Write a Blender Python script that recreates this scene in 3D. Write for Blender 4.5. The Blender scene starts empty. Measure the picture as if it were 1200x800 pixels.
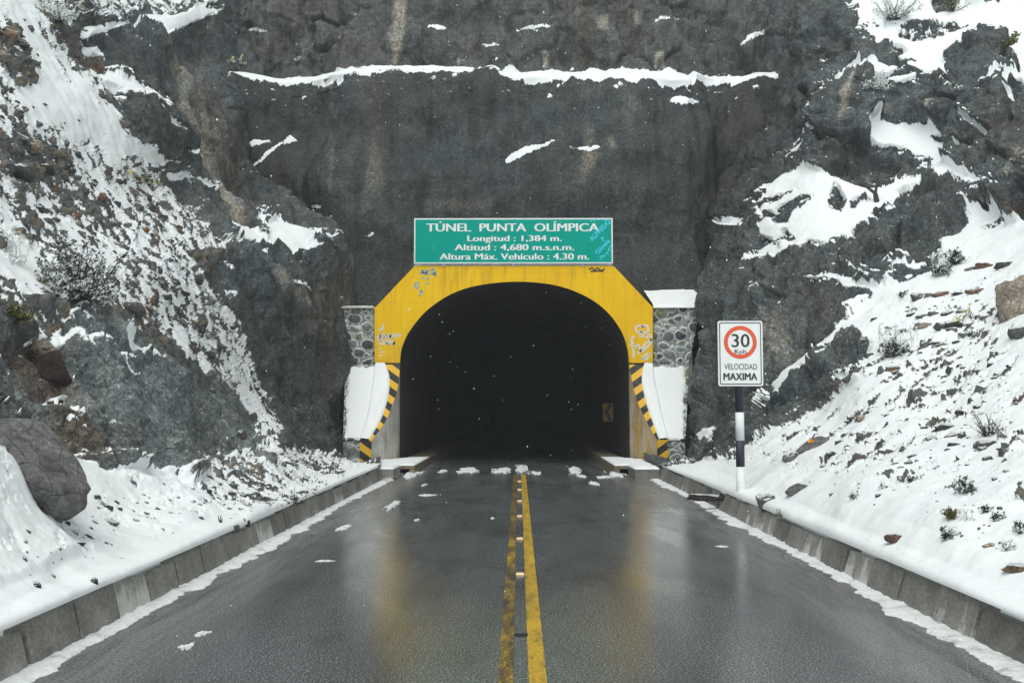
import bpy, bmesh, math, random
import numpy as np
from mathutils import Vector, Matrix

random.seed(7)
RNG = np.random.default_rng(11)
scene = bpy.context.scene
COL = scene.collection

# ------------------------------------------------------------------ camera
F = 1167.0                      # focal length in photograph pixels (35 mm on a 36 mm sensor, 1200 px)
CAM = np.array([0.0, 0.0, 2.1])
PITCH = math.atan(77.0 / F)
YAW = math.atan(8.0 / F)
ca, sa = math.cos(PITCH), math.sin(PITCH)
cy, sy = math.cos(YAW), math.sin(YAW)
FWD = np.array([-sy * ca, cy * ca, sa])
RGT = np.array([cy, sy, 0.0])
UPV = np.cross(RGT, FWD)


def at(px, py, Y):
    """point at distance Y along the road that was measured at (px, py) in the photograph"""
    px = np.asarray(px, float); py = np.asarray(py, float); Y = np.asarray(Y, float)
    u = (px - 600) / F; v = -(py - 400) / F
    d = FWD + u[..., None] * RGT + v[..., None] * UPV
    return CAM + d * (Y / d[..., 1])[..., None]


def proj(P):
    d = np.asarray(P, float) - CAM
    z = d @ FWD
    return 600 + F * (d @ RGT) / z, 400 - F * (d @ UPV) / z


cam_data = bpy.data.cameras.new("camera")
cam_data.lens = 35.01
cam_data.sensor_width = 36.0
cam_data.clip_start = 0.1
cam_data.clip_end = 2000
cam = bpy.data.objects.new("camera", cam_data)
COL.objects.link(cam)
cam.location = CAM
cam.rotation_euler = (math.pi / 2 + PITCH, 0, YAW)
scene.camera = cam

# ------------------------------------------------------------------ noise (numpy)
_perm = RNG.permutation(256)
_perm = np.concatenate([_perm, _perm, _perm])
_grad = RNG.normal(size=(256, 3)); _grad /= np.linalg.norm(_grad, axis=1)[:, None]


def perlin(p):
    p = np.asarray(p, float)
    i = np.floor(p).astype(np.int64); f = p - i
    w = f * f * f * (f * (f * 6 - 15) + 10)
    i &= 255
    out = 0
    for dx in (0, 1):
        for dy in (0, 1):
            for dz in (0, 1):
                h = _perm[_perm[_perm[(i[:, 0] + dx) & 255] + ((i[:, 1] + dy) & 255)] + ((i[:, 2] + dz) & 255)]
                g = _grad[h]
                dot = g[:, 0] * (f[:, 0] - dx) + g[:, 1] * (f[:, 1] - dy) + g[:, 2] * (f[:, 2] - dz)
                wx = w[:, 0] if dx else 1 - w[:, 0]
                wy = w[:, 1] if dy else 1 - w[:, 1]
                wz = w[:, 2] if dz else 1 - w[:, 2]
                out = out + dot * wx * wy * wz
    return out * 1.5


def fbm(p, octv=4, gain=0.5, ridged=False):
    a, s, t = 1.0, 0, 0
    q = np.asarray(p, float)
    for o in range(octv):
        n = perlin(q + 17.3 * o)
        if ridged:
            n = 0.5 - np.abs(n) * 1.6
        s = s + a * n; t += a
        a *= gain; q = q * 2.03
    return s / t


def cell(p):
    """cellular noise: nearest distance, second distance, random value of the nearest cell"""
    p = np.asarray(p, float)
    i = np.floor(p).astype(np.int64); f = p - i
    d1 = np.full(len(p), 9.0); d2 = np.full(len(p), 9.0); cid = np.zeros(len(p), int)
    for dx in (-1, 0, 1):
        for dy in (-1, 0, 1):
            for dz in (-1, 0, 1):
                h = _perm[_perm[_perm[(i[:, 0] + dx) & 255] + ((i[:, 1] + dy) & 255)] + ((i[:, 2] + dz) & 255)]
                o = _grad[h] * 0.36 + 0.5
                e = (dx + o[:, 0] - f[:, 0]) ** 2 + (dy + o[:, 1] - f[:, 1]) ** 2 + (dz + o[:, 2] - f[:, 2]) ** 2
                near = e < d1
                d2 = np.where(near, d1, np.minimum(d2, e))
                cid = np.where(near, h, cid)
                d1 = np.where(near, e, d1)
    return np.sqrt(d1), np.sqrt(d2), cid / 256.0


def sstep(a, b, x):
    t = np.clip((x - a) / (b - a), 0, 1)
    return t * t * (3 - 2 * t)


# ------------------------------------------------------------------ node helpers
def new_mat(name):
    m = bpy.data.materials.new(name)
    m.use_nodes = True
    nt = m.node_tree
    for n in list(nt.nodes):
        nt.nodes.remove(n)
    return m, NB(nt)


class NB:
    def __init__(self, nt):
        self.nt = nt

    def n(self, typ, **kw):
        nd = self.nt.nodes.new(typ)
        for k, v in kw.items():
            setattr(nd, k, v)
        return nd

    def link(self, a, b):
        self.nt.links.new(a, b)

    def setin(self, nd, key, v):
        if v is None:
            return
        if isinstance(v, bpy.types.NodeSocket):
            self.link(v, nd.inputs[key])
        else:
            if isinstance(v, (tuple, list)) and len(v) == 3 and nd.inputs[key].type == 'RGBA':
                v = (*v, 1)
            nd.inputs[key].default_value = v

    def coord(self, kind='Object', scale=None, rot=None, loc=None):
        tc = self.n('ShaderNodeTexCoord')
        out = tc.outputs[kind]
        if scale or rot or loc:
            mp = self.n('ShaderNodeMapping')
            self.link(out, mp.inputs['Vector'])
            if scale: mp.inputs['Scale'].default_value = scale
            if rot: mp.inputs['Rotation'].default_value = rot
            if loc: mp.inputs['Location'].default_value = loc
            out = mp.outputs[0]
        return out

    def noise(self, vec, scale=5, detail=4, rough=0.55, dist=0.0):
        nd = self.n('ShaderNodeTexNoise')
        self.setin(nd, 'Vector', vec); self.setin(nd, 'Scale', scale)
        self.setin(nd, 'Detail', detail); self.setin(nd, 'Roughness', rough); self.setin(nd, 'Distortion', dist)
        return nd.outputs['Fac']

    def voro(self, vec, scale=5, feature='F1', out='Distance', rnd=1.0):
        nd = self.n('ShaderNodeTexVoronoi', feature=feature)
        self.setin(nd, 'Vector', vec); self.setin(nd, 'Scale', scale); self.setin(nd, 'Randomness', rnd)
        return nd.outputs[out]

    def math(self, op, a, b=None, c=None, clamp=False):
        nd = self.n('ShaderNodeMath', operation=op, use_clamp=clamp)
        self.setin(nd, 0, a); self.setin(nd, 1, b)
        if c is not None: self.setin(nd, 2, c)
        return nd.outputs[0]

    def rng(self, x, a, b, c=0.0, d=1.0, smooth=False):
        nd = self.n('ShaderNodeMapRange', clamp=True)
        if smooth: nd.interpolation_type = 'SMOOTHSTEP'
        self.setin(nd, 0, x); self.setin(nd, 1, a); self.setin(nd, 2, b); self.setin(nd, 3, c); self.setin(nd, 4, d)
        return nd.outputs[0]

    def mix(self, fac, a, b, blend='MIX'):
        nd = self.n('ShaderNodeMix', data_type='RGBA', blend_type=blend)
        self.setin(nd, 0, fac)
        self.setin(nd, 6, a); self.setin(nd, 7, b)
        return nd.outputs[2]

    def ramp(self, fac, stops, interp='LINEAR'):
        nd = self.n('ShaderNodeValToRGB')
        cr = nd.color_ramp; cr.interpolation = interp
        while len(cr.elements) < len(stops):
            cr.elements.new(0.5)
        for e, (p, c) in zip(cr.elements, stops):
            e.position = p; e.color = (*c, 1)
        self.link(fac, nd.inputs[0])
        return nd.outputs[0]

    def attr(self, name):
        nd = self.n('ShaderNodeAttribute', attribute_name=name)
        return nd.outputs['Fac']

    def normz(self):
        g = self.n('ShaderNodeNewGeometry')
        s = self.n('ShaderNodeSeparateXYZ')
        self.link(g.outputs['Normal'], s.inputs[0])
        return s.outputs[2]

    def bump(self, h, strength=0.5, dist=0.05):
        nd = self.n('ShaderNodeBump')
        self.setin(nd, 'Height', h); self.setin(nd, 'Strength', strength); self.setin(nd, 'Distance', dist)
        return nd.outputs[0]

    def out(self, color, rough=0.8, normal=None, spec=0.4, metallic=0.0, extra=None):
        b = self.n('ShaderNodeBsdfPrincipled')
        self.setin(b, 'Base Color', color); self.setin(b, 'Roughness', rough)
        self.setin(b, 'Specular IOR Level', spec); self.setin(b, 'Metallic', metallic)
        if normal is not None: self.setin(b, 'Normal', normal)
        for k, v in (extra or {}).items():
            self.setin(b, k, v)
        o = self.n('ShaderNodeOutputMaterial')
        self.link(b.outputs[0], o.inputs['Surface'])
        return b


SNOW = (0.83, 0.87, 0.865)


# ------------------------------------------------------------------ materials
def mat_terrain():
    m, b = new_mat("rock_and_snow")
    P = b.coord('Object')
    # rock
    big = b.noise(P, 0.35, 4, 0.6)
    col = b.ramp(big, [(0.25, (0.068, 0.092, 0.096)), (0.5, (0.082, 0.097, 0.097)), (0.75, (0.088, 0.085, 0.079))])
    mid = b.noise(P, 1.4, 5, 0.65)
    col = b.mix(1.0, col, b.ramp(mid, [(0.25, (0.55,) * 3), (0.5, (1.0,) * 3), (0.8, (1.45,) * 3)]), 'MULTIPLY')
    st = b.noise(b.coord('Object', scale=(2.2, 1.2, 0.12)), 1.0, 5, 0.65, 0.4)
    col = b.mix(b.rng(st, 0.54, 0.74, 0, 0.6), col, (0.165, 0.18, 0.172))
    st2 = b.noise(b.coord('Object', scale=(1.5, 1.0, 0.1), loc=(7, 3, 1)), 1.0, 4, 0.6, 0.3)
    col = b.mix(b.rng(st2, 0.52, 0.68, 0, 0.75), col, (0.034, 0.033, 0.033))
    col = b.mix(b.attr('brown'), col, b.ramp(b.noise(P, 3.0, 4), [(0.3, (0.07, 0.045, 0.03)), (0.7, (0.20, 0.14, 0.09))]))
    pale = b.math('MULTIPLY', b.attr('pale'), b.rng(b.noise(b.coord('Object', scale=(3, 3, 0.8)), 1.0, 5, 0.7), 0.25, 0.5))
    col = b.mix(pale, col, b.ramp(b.noise(P, 1.2, 3), [(0.35, (0.33, 0.335, 0.31)), (0.65, (0.40, 0.35, 0.26))]))
    grain = b.noise(P, 10, 2, 0.85)
    col = b.mix(1.0, col, b.ramp(grain, [(0.30, (0.45,) * 3), (0.48, (0.86,) * 3), (0.60, (1.25,) * 3), (0.72, (1.9,) * 3)]), 'MULTIPLY')
    g2 = b.noise(P, 27, 2, 0.8)
    col = b.mix(1.0, col, b.ramp(g2, [(0.32, (0.5,) * 3), (0.5, (0.95,) * 3), (0.68, (1.8,) * 3)]), 'MULTIPLY')
    # loose stones of the scree
    vc = b.voro(P, 5.5, 'F1', 'Color')
    sep = b.n('ShaderNodeSeparateColor'); b.link(vc, sep.inputs[0])
    stones = b.ramp(sep.outputs[0], [(0.0, (0.07, 0.075, 0.075)), (0.35, (0.11, 0.115, 0.112)), (0.6, (0.17, 0.175, 0.165)),
                                     (0.78, (0.10, 0.105, 0.07)), (0.9, (0.20, 0.165, 0.12)), (1.0, (0.22, 0.15, 0.09))])
    stones = b.mix(1.0, stones, b.ramp(b.noise(P, 9, 4, 0.7), [(0.3, (0.5,) * 3), (0.7, (1.4,) * 3)]), 'MULTIPLY')
    col = b.mix(b.attr('scree'), col, stones)
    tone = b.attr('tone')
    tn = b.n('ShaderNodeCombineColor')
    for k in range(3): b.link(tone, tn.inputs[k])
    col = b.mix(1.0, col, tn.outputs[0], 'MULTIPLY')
    # snow
    fine = b.math('ADD', b.math('MULTIPLY', b.math('SUBTRACT', b.noise(P, 5.0, 5, 0.7), 0.5), 0.5),
                  b.math('MULTIPLY', b.math('SUBTRACT', b.noise(P, 16.0, 3, 0.6), 0.5), 0.35))
    snow = b.rng(b.math('ADD', b.attr('snow'), fine), 0.47, 0.55)
    scol = b.mix(b.rng(b.noise(P, 0.8, 4), 0.35, 0.7), SNOW, (0.80, 0.835, 0.85))
    col = b.mix(snow, col, scol)
    rough = b.rng(snow, 0, 1, 0.62, 0.75)
    hr = b.math('ADD', b.math('MULTIPLY', b.noise(P, 7, 6, 0.72), 1.0), b.math('MULTIPLY', grain, 0.35))
    hs = b.math('MULTIPLY', b.noise(P, 9, 5, 0.6), 0.14)
    mx = b.n('ShaderNodeMix', data_type='FLOAT')
    b.link(snow, mx.inputs[0]); b.link(hr, mx.inputs[2]); b.link(hs, mx.inputs[3])
    h = b.math('ADD', mx.outputs[0], b.math('MULTIPLY', snow, 0.35))
    b.out(col, rough, b.bump(h, 0.75, 0.10), 0.35)
    return m


def mat_snow(name="snow"):
    m, b = new_mat(name)
    P = b.coord('Object')
    c = b.mix(b.rng(b.noise(P, 1.6, 5), 0.35, 0.7), SNOW, (0.78, 0.815, 0.83))
    h = b.math('ADD', b.noise(P, 6, 5, 0.6), b.math('MULTIPLY', b.noise(P, 40, 3, 0.6), 0.3))
    b.out(c, 0.7, b.bump(h, 0.5, 0.05), 0.3)
    return m


def mat_slush():
    m, b = new_mat("roadside_snow")
    P = b.coord('Object')
    d = b.noise(P, 3.0, 6, 0.75)
    c = b.mix(b.rng(d, 0.53, 0.70), (0.80, 0.83, 0.835), (0.36, 0.37, 0.36))
    c = b.mix(b.rng(b.noise(P, 38, 4, .75), 0.63, 0.68), c, (0.07, 0.068, 0.06))
    h = b.math('ADD', b.noise(P, 9, 5, 0.65), b.math('MULTIPLY', b.noise(P, 45, 3, 0.6), 0.35))
    b.out(c, 0.55, b.bump(h, 0.8, 0.05), 0.4)
    return m


def mat_rock(name, stops, snow_lo=0.62, warm=None):
    m, b = new_mat(name)
    P = b.coord('Object')
    oi = b.n('ShaderNodeObjectInfo')
    P = b.n('ShaderNodeNewGeometry').outputs['Position']
    c = b.ramp(b.noise(P, 2.2, 6, 0.7, 0.4), stops)
    crk = b.voro(b.coord('Object', scale=(1, 1, 1.6)), 2.3, 'DISTANCE_TO_EDGE', 'Distance')
    c = b.mix(b.rng(crk, 0.0, 0.03, 0.55, 0.0), c, (0.03, 0.03, 0.028))
    c = b.mix(1.0, c, b.ramp(b.noise(P, 16, 4, 0.8), [(0.3, (0.45,) * 3), (0.5, (1.0,) * 3), (0.72, (1.7,) * 3)]), 'MULTIPLY')
    rv = b.rng(oi.outputs['Random'], 0, 1, 0.7, 1.3)
    cc = b.n('ShaderNodeCombineColor')
    for k in range(3): b.link(rv, cc.inputs[k])
    c = b.mix(1.0, c, cc.outputs[0], 'MULTIPLY')
    W = b.n('ShaderNodeNewGeometry').outputs['Position']
    nz = b.math('ADD', b.normz(), b.math('MULTIPLY', b.math('SUBTRACT', b.noise(W, 7, 4, 0.7), 0.5), 0.7))
    s = b.rng(nz, snow_lo, snow_lo + 0.10)
    c = b.mix(s, c, SNOW)
    h = b.math('ADD', b.math('ADD', b.noise(P, 7, 7, 0.78), b.math('MULTIPLY', s, 0.3)), b.rng(crk, 0, .05, 0, .25))
    b.out(c, 0.7, b.bump(h, 0.9, 0.10), 0.35)
    return m


def mat_asphalt():
    m, b = new_mat("wet_asphalt")
    P = b.coord('Object')
    grain = b.noise(P, 60, 3, 0.75)
    agg = b.voro(P, 85, 'F1', 'Distance')
    big = b.noise(b.coord('Object', scale=(1, 0.25, 1)), 0.8, 5, 0.65, 0.4)
    c = b.ramp(b.noise(P, 52, 2, 0.95), [(0.28, (0.013, 0.0155, 0.016)), (0.45, (0.036, 0.042, 0.0435)), (0.57, (0.12, 0.134, 0.138)), (0.66, (0.62, 0.67, 0.68))])
    sx = b.n('ShaderNodeSeparateXYZ'); b.link(P, sx.inputs[0])
    ax = b.math('ABSOLUTE', b.math('SUBTRACT', sx.outputs[0], 0.05))
    # scuffed grit along the edges
    strk = b.noise(b.coord('Object', scale=(6, 0.5, 1)), 1.0, 5, 0.75, 0.8)
    edge = b.math('MULTIPLY', b.rng(ax, 2.7, 3.6), b.rng(strk, 0.36, 0.54))
    c = b.mix(b.math('MULTIPLY', edge, 0.9), c, b.ramp(b.noise(P, 30, 3, .8), [(.35, (0.06, 0.06, 0.056)), (.65, (0.34, 0.34, 0.325))]))
    c = b.mix(b.rng(b.noise(b.coord('Object', scale=(1.2, 0.4, 1), loc=(3, 9, 0)), 0.9, 4), 0.5, 0.75, 0, 0.45), c, (0.024, 0.025, 0.026))
    h = b.math('ADD', b.math('MULTIPLY', agg, 0.6), grain)
    # wheel tracks hold less water than the crown between them
    trk = b.math('ABSOLUTE', b.math('SUBTRACT', b.math('ABSOLUTE', b.math('SUBTRACT', ax, 1.95)), 0.80))
    track = b.math('MULTIPLY', b.rng(trk, 0.42, 0.08, smooth=True), b.rng(b.noise(b.coord('Object', scale=(2, .3, 1), loc=(1, 4, 0)), 1.3, 4, .7), .3, .65))
    c = b.mix(b.math('MULTIPLY', track, 0.45), c, (0.030, 0.032, 0.034))
    pud = b.rng(b.noise(b.coord('Object', scale=(1, .45, 1), loc=(5, 2, 0)), 0.75, 5, .65, .6), .50, .60)
    film = b.math('SUBTRACT', b.math('ADD', b.rng(big, 0.25, 0.7, 0.95, 0.6), b.math('MULTIPLY', pud, .3)), b.math('ADD', b.math('MULTIPLY', edge, 0.7), b.math('MULTIPLY', track, .18)), clamp=True)
    crough = b.math('ADD', b.rng(big, 0.35, 0.65, 0.04, 0.10), b.rng(grain, .4, .7, 0, .05))
    b.out(c, 0.5, b.bump(h, 0.5, 0.012), 0.3, extra={'Coat Weight': b.math('MULTIPLY', film, 0.9), 'Coat Roughness': crough, 'Coat IOR': 1.52,
          'Coat Normal': b.bump(b.math('ADD', b.noise(P, 55, 2, .9), b.math('MULTIPLY', b.noise(P, 4, 3), .5)), 0.10, 0.011)})
    return m


def mat_line(name, wear):
    m, b = new_mat(name)
    P = b.coord('Object')
    w = b.math('ADD', b.noise(P, 40, 4, 0.8), b.math('MULTIPLY', b.noise(b.coord('Object', scale=(1, 0.25, 1)), 5, 4, 0.7), 0.6))
    c = b.mix(b.rng(w, wear, wear + 0.22), (0.66, 0.41, 0.035), (0.05, 0.045, 0.035))
    b.out(c, 0.33, b.bump(b.noise(P, 60, 3, 0.7), 0.4, 0.01), 0.5)
    return m


def mat_kerb():
    m, b = new_mat("kerb_concrete")
    P = b.coord('Object')
    oi = b.n('ShaderNodeObjectInfo')
    W = b.n('ShaderNodeNewGeometry').outputs['Position']
    c = b.ramp(b.noise(W, 2.2, 6, 0.7), [(0.3, (0.15, 0.147, 0.13)), (0.55, (0.26, 0.255, 0.228)), (0.75, (0.36, 0.352, 0.32))])
    c = b.mix(1.0, c, b.ramp(b.noise(W, 30, 4, 0.7), [(0.3, (0.6,) * 3), (0.7, (1.3,) * 3)]), 'MULTIPLY')
    rv = b.rng(oi.outputs['Random'], 0, 1, 0.72, 1.15)
    cc = b.n('ShaderNodeCombineColor')
    for k in range(3): b.link(rv, cc.inputs[k])
    c = b.mix(1.0, c, cc.outputs[0], 'MULTIPLY')
    sep = b.n('ShaderNodeSeparateXYZ'); b.link(W, sep.inputs[0])
    # frost and salt that climbs from the foot of some blocks
    f = b.math('ADD', b.noise(b.coord('Object', scale=(1, 2.2, 1.0)), 1.6, 5, 0.65), b.rng(oi.outputs['Random'], 0, 1, -0.32, 0.12))
    f = b.math('SUBTRACT', f, b.math('MULTIPLY', sep.outputs[2], 0.55))
    fm = b.rng(f, 0.46, 0.56)
    fm = b.math('MULTIPLY', fm, b.rng(b.noise(W, 18, 4, 0.7), 0.25, 0.5, 0.5, 1.0))
    c = b.mix(fm, c, (0.52, 0.52, 0.49))
    b.out(c, 0.7, b.bump(b.noise(W, 25, 5, 0.7), 0.5, 0.02), 0.35)
    return m


def mat_paint_yellow():
    m, b = new_mat("yellow_portal_paint")
    P = b.coord('Object')
    sep = b.n('ShaderNodeSeparateXYZ'); b.link(P, sep.inputs[0])
    c = b.ramp(b.noise(b.coord('Object', scale=(1, 1, 0.6)), 0.9, 6, 0.65), [(0.3, (0.88, 0.50, 0.006)), (0.7, (0.96, 0.61, 0.010))])
    drip = b.noise(b.coord('Object', scale=(5, 1, 0.35)), 1.0, 5, 0.7, 0.3)
    topw = b.rng(sep.outputs[2], 5.4, 7.2)
    c = b.mix(b.math('MULTIPLY', b.rng(drip, 0.52, 0.75), b.rng(topw, 0, 1, 0.2, 0.8)), c, (0.30, 0.17, 0.04))
    # boarding joints of the cast concrete
    for axis, per, off in ((0, 1.22, 0.31), (2, 1.1, 0.15)):
        fr = b.math('FRACT', b.math('ADD', b.math('DIVIDE', sep.outputs[axis], per), 20 + off))
        jl = b.math('MULTIPLY', b.rng(b.math('ABSOLUTE', b.math('SUBTRACT', fr, 0.5)), 0.0, 0.012, 1, 0), b.rng(b.noise(P, 2.5, 4, .7), 0.4, 0.65))
        c = b.mix(b.math('MULTIPLY', jl, 0.55), c, (0.34, 0.20, 0.03))
    spots = b.rng(b.noise(P, 3.5, 7, 0.82), 0.64, 0.70)
    c = b.mix(b.math('MULTIPLY', spots, 0.8), c, (0.42, 0.36, 0.27))
    chips = b.rng(b.noise(P, 11, 5, 0.8), 0.68, 0.71)
    c = b.mix(chips, c, (0.22, 0.19, 0.15))
    dirt = b.math('MULTIPLY', b.rng(sep.outputs[2], 5.2, 3.7), b.rng(b.noise(P, 2.2, 6, .75), 0.45, 0.75))
    c = b.mix(b.math('MULTIPLY', dirt, 0.6), c, (0.36, 0.25, 0.09))
    b.out(c, 0.6, b.bump(b.noise(P, 9, 6, 0.75), 0.3, 0.03), 0.15)
    return m


def mat_portal_concrete(yellowed):
    m, b = new_mat("weathered_yellow_concrete" if yellowed else "weathered_grey_concrete")
    P = b.coord('Object')
    c = b.ramp(b.noise(P, 1.5, 6, 0.7), [(0.3, (0.34, 0.31, 0.26)), (0.5, (0.58, 0.56, 0.50)), (0.7, (0.72, 0.71, 0.67))])
    y = b.noise(b.coord('Object', scale=(1.6, 1.6, 0.5), loc=(2, 0, 0)), 1.2, 5, 0.75, 0.5)
    lo = 0.40 if yellowed else 0.56
    c = b.mix(b.rng(y, lo, lo + 0.2, 0, 0.85 if yellowed else 0.55), c, (0.62, 0.36, 0.025))
    st = b.noise(b.coord('Object', scale=(5, 5, 0.35)), 1.0, 5, 0.7, 0.3)
    c = b.mix(b.rng(st, 0.52, 0.72, 0, 0.75), c, (0.09, 0.08, 0.06))
    b.out(c, 0.7, b.bump(b.noise(P, 10, 5, 0.7), 0.4, 0.03), 0.3)
    return m


def mat_hazard(scale=2.4, ang=0.8, wear=0.62):
    m, b = new_mat("hazard_stripes")
    P = b.coord('Object')
    sep = b.n('ShaderNodeSeparateXYZ'); b.link(P, sep.inputs[0])
    t = b.math('ADD', b.math('MULTIPLY', sep.outputs[0], math.cos(ang)), b.math('MULTIPLY', sep.outputs[2], math.sin(ang)))
    fr = b.math('FRACT', b.math('ADD', b.math('MULTIPLY', t, scale), 40.2))
    c = b.mix(b.math('GREATER_THAN', fr, 0.5), (0.03, 0.028, 0.028), (0.74, 0.43, 0.03))
    c = b.mix(b.rng(b.noise(P, 6, 6, 0.8), wear, wear + 0.1), c, (0.40, 0.37, 0.31))
    b.out(c, 0.6, b.bump(b.noise(P, 15, 4), 0.3, 0.02), 0.3)
    return m


def mat_masonry():
    m, b = new_mat("stone_masonry")
    P = b.coord('Object')
    stone = b.ramp(b.attr('cellv'), [(0.0, (0.06, 0.067, 0.067)), (0.35, (0.13, 0.143, 0.14)), (0.7, (0.25, 0.27, 0.255)), (0.88, (0.20, 0.21, 0.12)), (1.0, (0.14, 0.095, 0.085))])
    stone = b.mix(1.0, stone, b.ramp(b.noise(P, 9, 5, 0.75), [(0.3, (0.5,) * 3), (0.7, (1.5,) * 3)]), 'MULTIPLY')
    en = b.math('ADD', b.attr('dist'), b.math('MULTIPLY', b.math('SUBTRACT', b.noise(P, 8, 4, 0.7), 0.5), 0.10))
    ring = b.math('MULTIPLY', b.rng(en, 0.37, 0.41), b.rng(en, 0.48, 0.53, 1.0, 0.0))
    mort = b.rng(en, 0.46, 0.52)
    c = b.mix(mort, stone, b.ramp(b.noise(P, 5, 5, 0.7), [(0.35, (0.09, 0.10, 0.096)), (0.65, (0.36, 0.39, 0.37))]))
    c = b.mix(ring, c, (0.58, 0.62, 0.60))
    s = b.rng(b.math('ADD', b.attr('snow'), b.math('MULTIPLY', b.math('SUBTRACT', b.noise(P, 5, 5, 0.7), 0.5), 0.6)), 0.47, 0.53)
    c = b.mix(s, c, SNOW)
    h = b.math('MULTIPLY', b.noise(P, 14, 5, .7), b.math('SUBTRACT', 1.0, b.math('MULTIPLY', s, 0.8)))
    b.out(c, 0.75, b.bump(h, 0.5, 0.04), 0.3)
    return m


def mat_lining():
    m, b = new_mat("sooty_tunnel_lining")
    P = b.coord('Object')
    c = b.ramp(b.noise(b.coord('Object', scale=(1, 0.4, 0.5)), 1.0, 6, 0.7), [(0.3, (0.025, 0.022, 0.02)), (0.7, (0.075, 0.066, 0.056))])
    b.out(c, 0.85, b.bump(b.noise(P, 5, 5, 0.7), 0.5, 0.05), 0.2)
    return m


def mat_plain(name, color, rough=0.5, var=0.12, scale=6, spec=0.4, dirt=None, metallic=0.0):
    m, b = new_mat(name)
    P = b.coord('Object')
    lo = tuple(v * (1 - var) for v in color); hi = tuple(min(1, v * (1 + var)) for v in color)
    c = b.ramp(b.noise(P, scale, 5, 0.65), [(0.3, lo), (0.7, hi)])
    if dirt:
        c = b.mix(b.rng(b.noise(b.coord('Object', scale=(1, 1, 0.4)), scale * 0.7, 6, 0.75), 0.6, 0.8, 0, 0.6), c, dirt)
    b.out(c, rough, b.bump(b.noise(P, scale * 6, 4), 0.15, 0.01), spec, metallic)
    return m


def mat_leaf(name, color, snow=0.35):
    m, b = new_mat(name)
    P = b.coord('Object')
    W = b.n('ShaderNodeNewGeometry').outputs['Position']
    n = b.noise(W, 18, 3, 0.6)
    c = b.mix(n, tuple(v * 0.6 for v in color), tuple(min(1, v * 1.5) for v in color))
    c = b.mix(b.rng(b.noise(W, 11, 4, 0.7), 0.62 - snow * 0.3, 0.68 - snow * 0.3), c, SNOW)
    b.out(c, 0.7, None, 0.25)
    return m


M = {}
M['terrain'] = mat_terrain()
M['snow'] = mat_snow()
M['slush'] = mat_slush()
M['rock_dark'] = mat_rock('dark_stone', [(0.3, (0.05, 0.052, 0.053)), (0.5, (0.085, 0.086, 0.086)), (0.7, (0.14, 0.14, 0.135))], 0.66)
M['rock_grey'] = mat_rock('grey_stone', [(0.3, (0.09, 0.092, 0.09)), (0.5, (0.17, 0.17, 0.16)), (0.7, (0.26, 0.255, 0.24))], 0.66)
M['rock_brown'] = mat_rock('brown_stone', [(0.3, (0.10, 0.065, 0.05)), (0.5, (0.21, 0.135, 0.09)), (0.7, (0.33, 0.20, 0.11))], 0.72)
M['rock_orange'] = mat_rock('orange_stone', [(0.3, (0.16, 0.09, 0.05)), (0.5, (0.34, 0.18, 0.07)), (0.7, (0.42, 0.26, 0.12))], 0.80)
M['rock_beige'] = mat_rock('beige_stone', [(0.3, (0.15, 0.13, 0.10)), (0.5, (0.30, 0.26, 0.20)), (0.7, (0.42, 0.37, 0.29))], 0.74)
M['boulder_grey'] = mat_rock('grey_boulder_stone', [(0.3, (0.085, 0.086, 0.082)), (0.5, (0.175, 0.176, 0.168)), (0.7, (0.31, 0.308, 0.292))], 1.4)
M['boulder_beige'] = mat_rock('beige_boulder_stone', [(0.3, (0.13, 0.105, 0.08)), (0.5, (0.27, 0.23, 0.18)), (0.7, (0.45, 0.40, 0.33))], 1.4)
M['boulder_brown'] = mat_rock('brown_boulder_stone', [(0.3, (0.055, 0.04, 0.036)), (0.55, (0.085, 0.06, 0.052)), (0.8, (0.20, 0.15, 0.11))], 0.9)
M['asphalt'] = mat_asphalt()
M['line'] = mat_line('yellow_road_paint', 0.75)
M['line_worn'] = mat_line('worn_yellow_road_paint', 0.60)
M['kerb'] = mat_kerb()
M['yellow'] = mat_paint_yellow()
M['conc'] = mat_portal_concrete(False)
M['conc_y'] = mat_portal_concrete(True)
M['haz_l'] = mat_hazard(2.3, math.radians(55))
M['haz_r'] = mat_hazard(2.3, math.radians(125), 0.60)
M['masonry'] = mat_masonry()
M['lining'] = mat_lining()
M['depth_black'] = mat_plain('black_tunnel_depth', (0.008, 0.008, 0.008), 0.95, 0.3)  # flat black that stands in for the darkness deep in the tunnel
M['green'] = mat_plain('green_sign_face', (0.0, 0.35, 0.27), 0.6, 0.05, spec=0.05)
M['white'] = mat_plain('white_sign_paint', (0.80, 0.83, 0.82), 0.45, 0.04)
M['black'] = mat_plain('black_paint', (0.022, 0.024, 0.028), 0.5, 0.3)
M['post_black'] = mat_plain('dark_post_paint', (0.03, 0.036, 0.05), 0.5, 0.3, 12, dirt=(0.10, 0.10, 0.10))
M['post_white'] = mat_plain('white_post_paint', (0.74, 0.77, 0.77), 0.5, 0.06, 12, dirt=(0.5, 0.5, 0.48))
M['red'] = mat_plain('red_sign_ring', (0.74, 0.10, 0.035), 0.45, 0.05)
M['cyan'] = mat_plain('cyan_spray_paint', (0.06, 0.66, 0.86), 0.6, 0.1, 20)
M['blue_grey'] = mat_plain('faded_blue_spray_paint', (0.33, 0.45, 0.42), 0.6, 0.3, 20)
M['spray_white'] = mat_plain('white_spray_paint', (0.78, 0.72, 0.58), 0.6, 0.15, 20)
M['spray_dark'] = mat_plain('dark_spray_paint', (0.10, 0.07, 0.02), 0.6, 0.3, 20)
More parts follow.
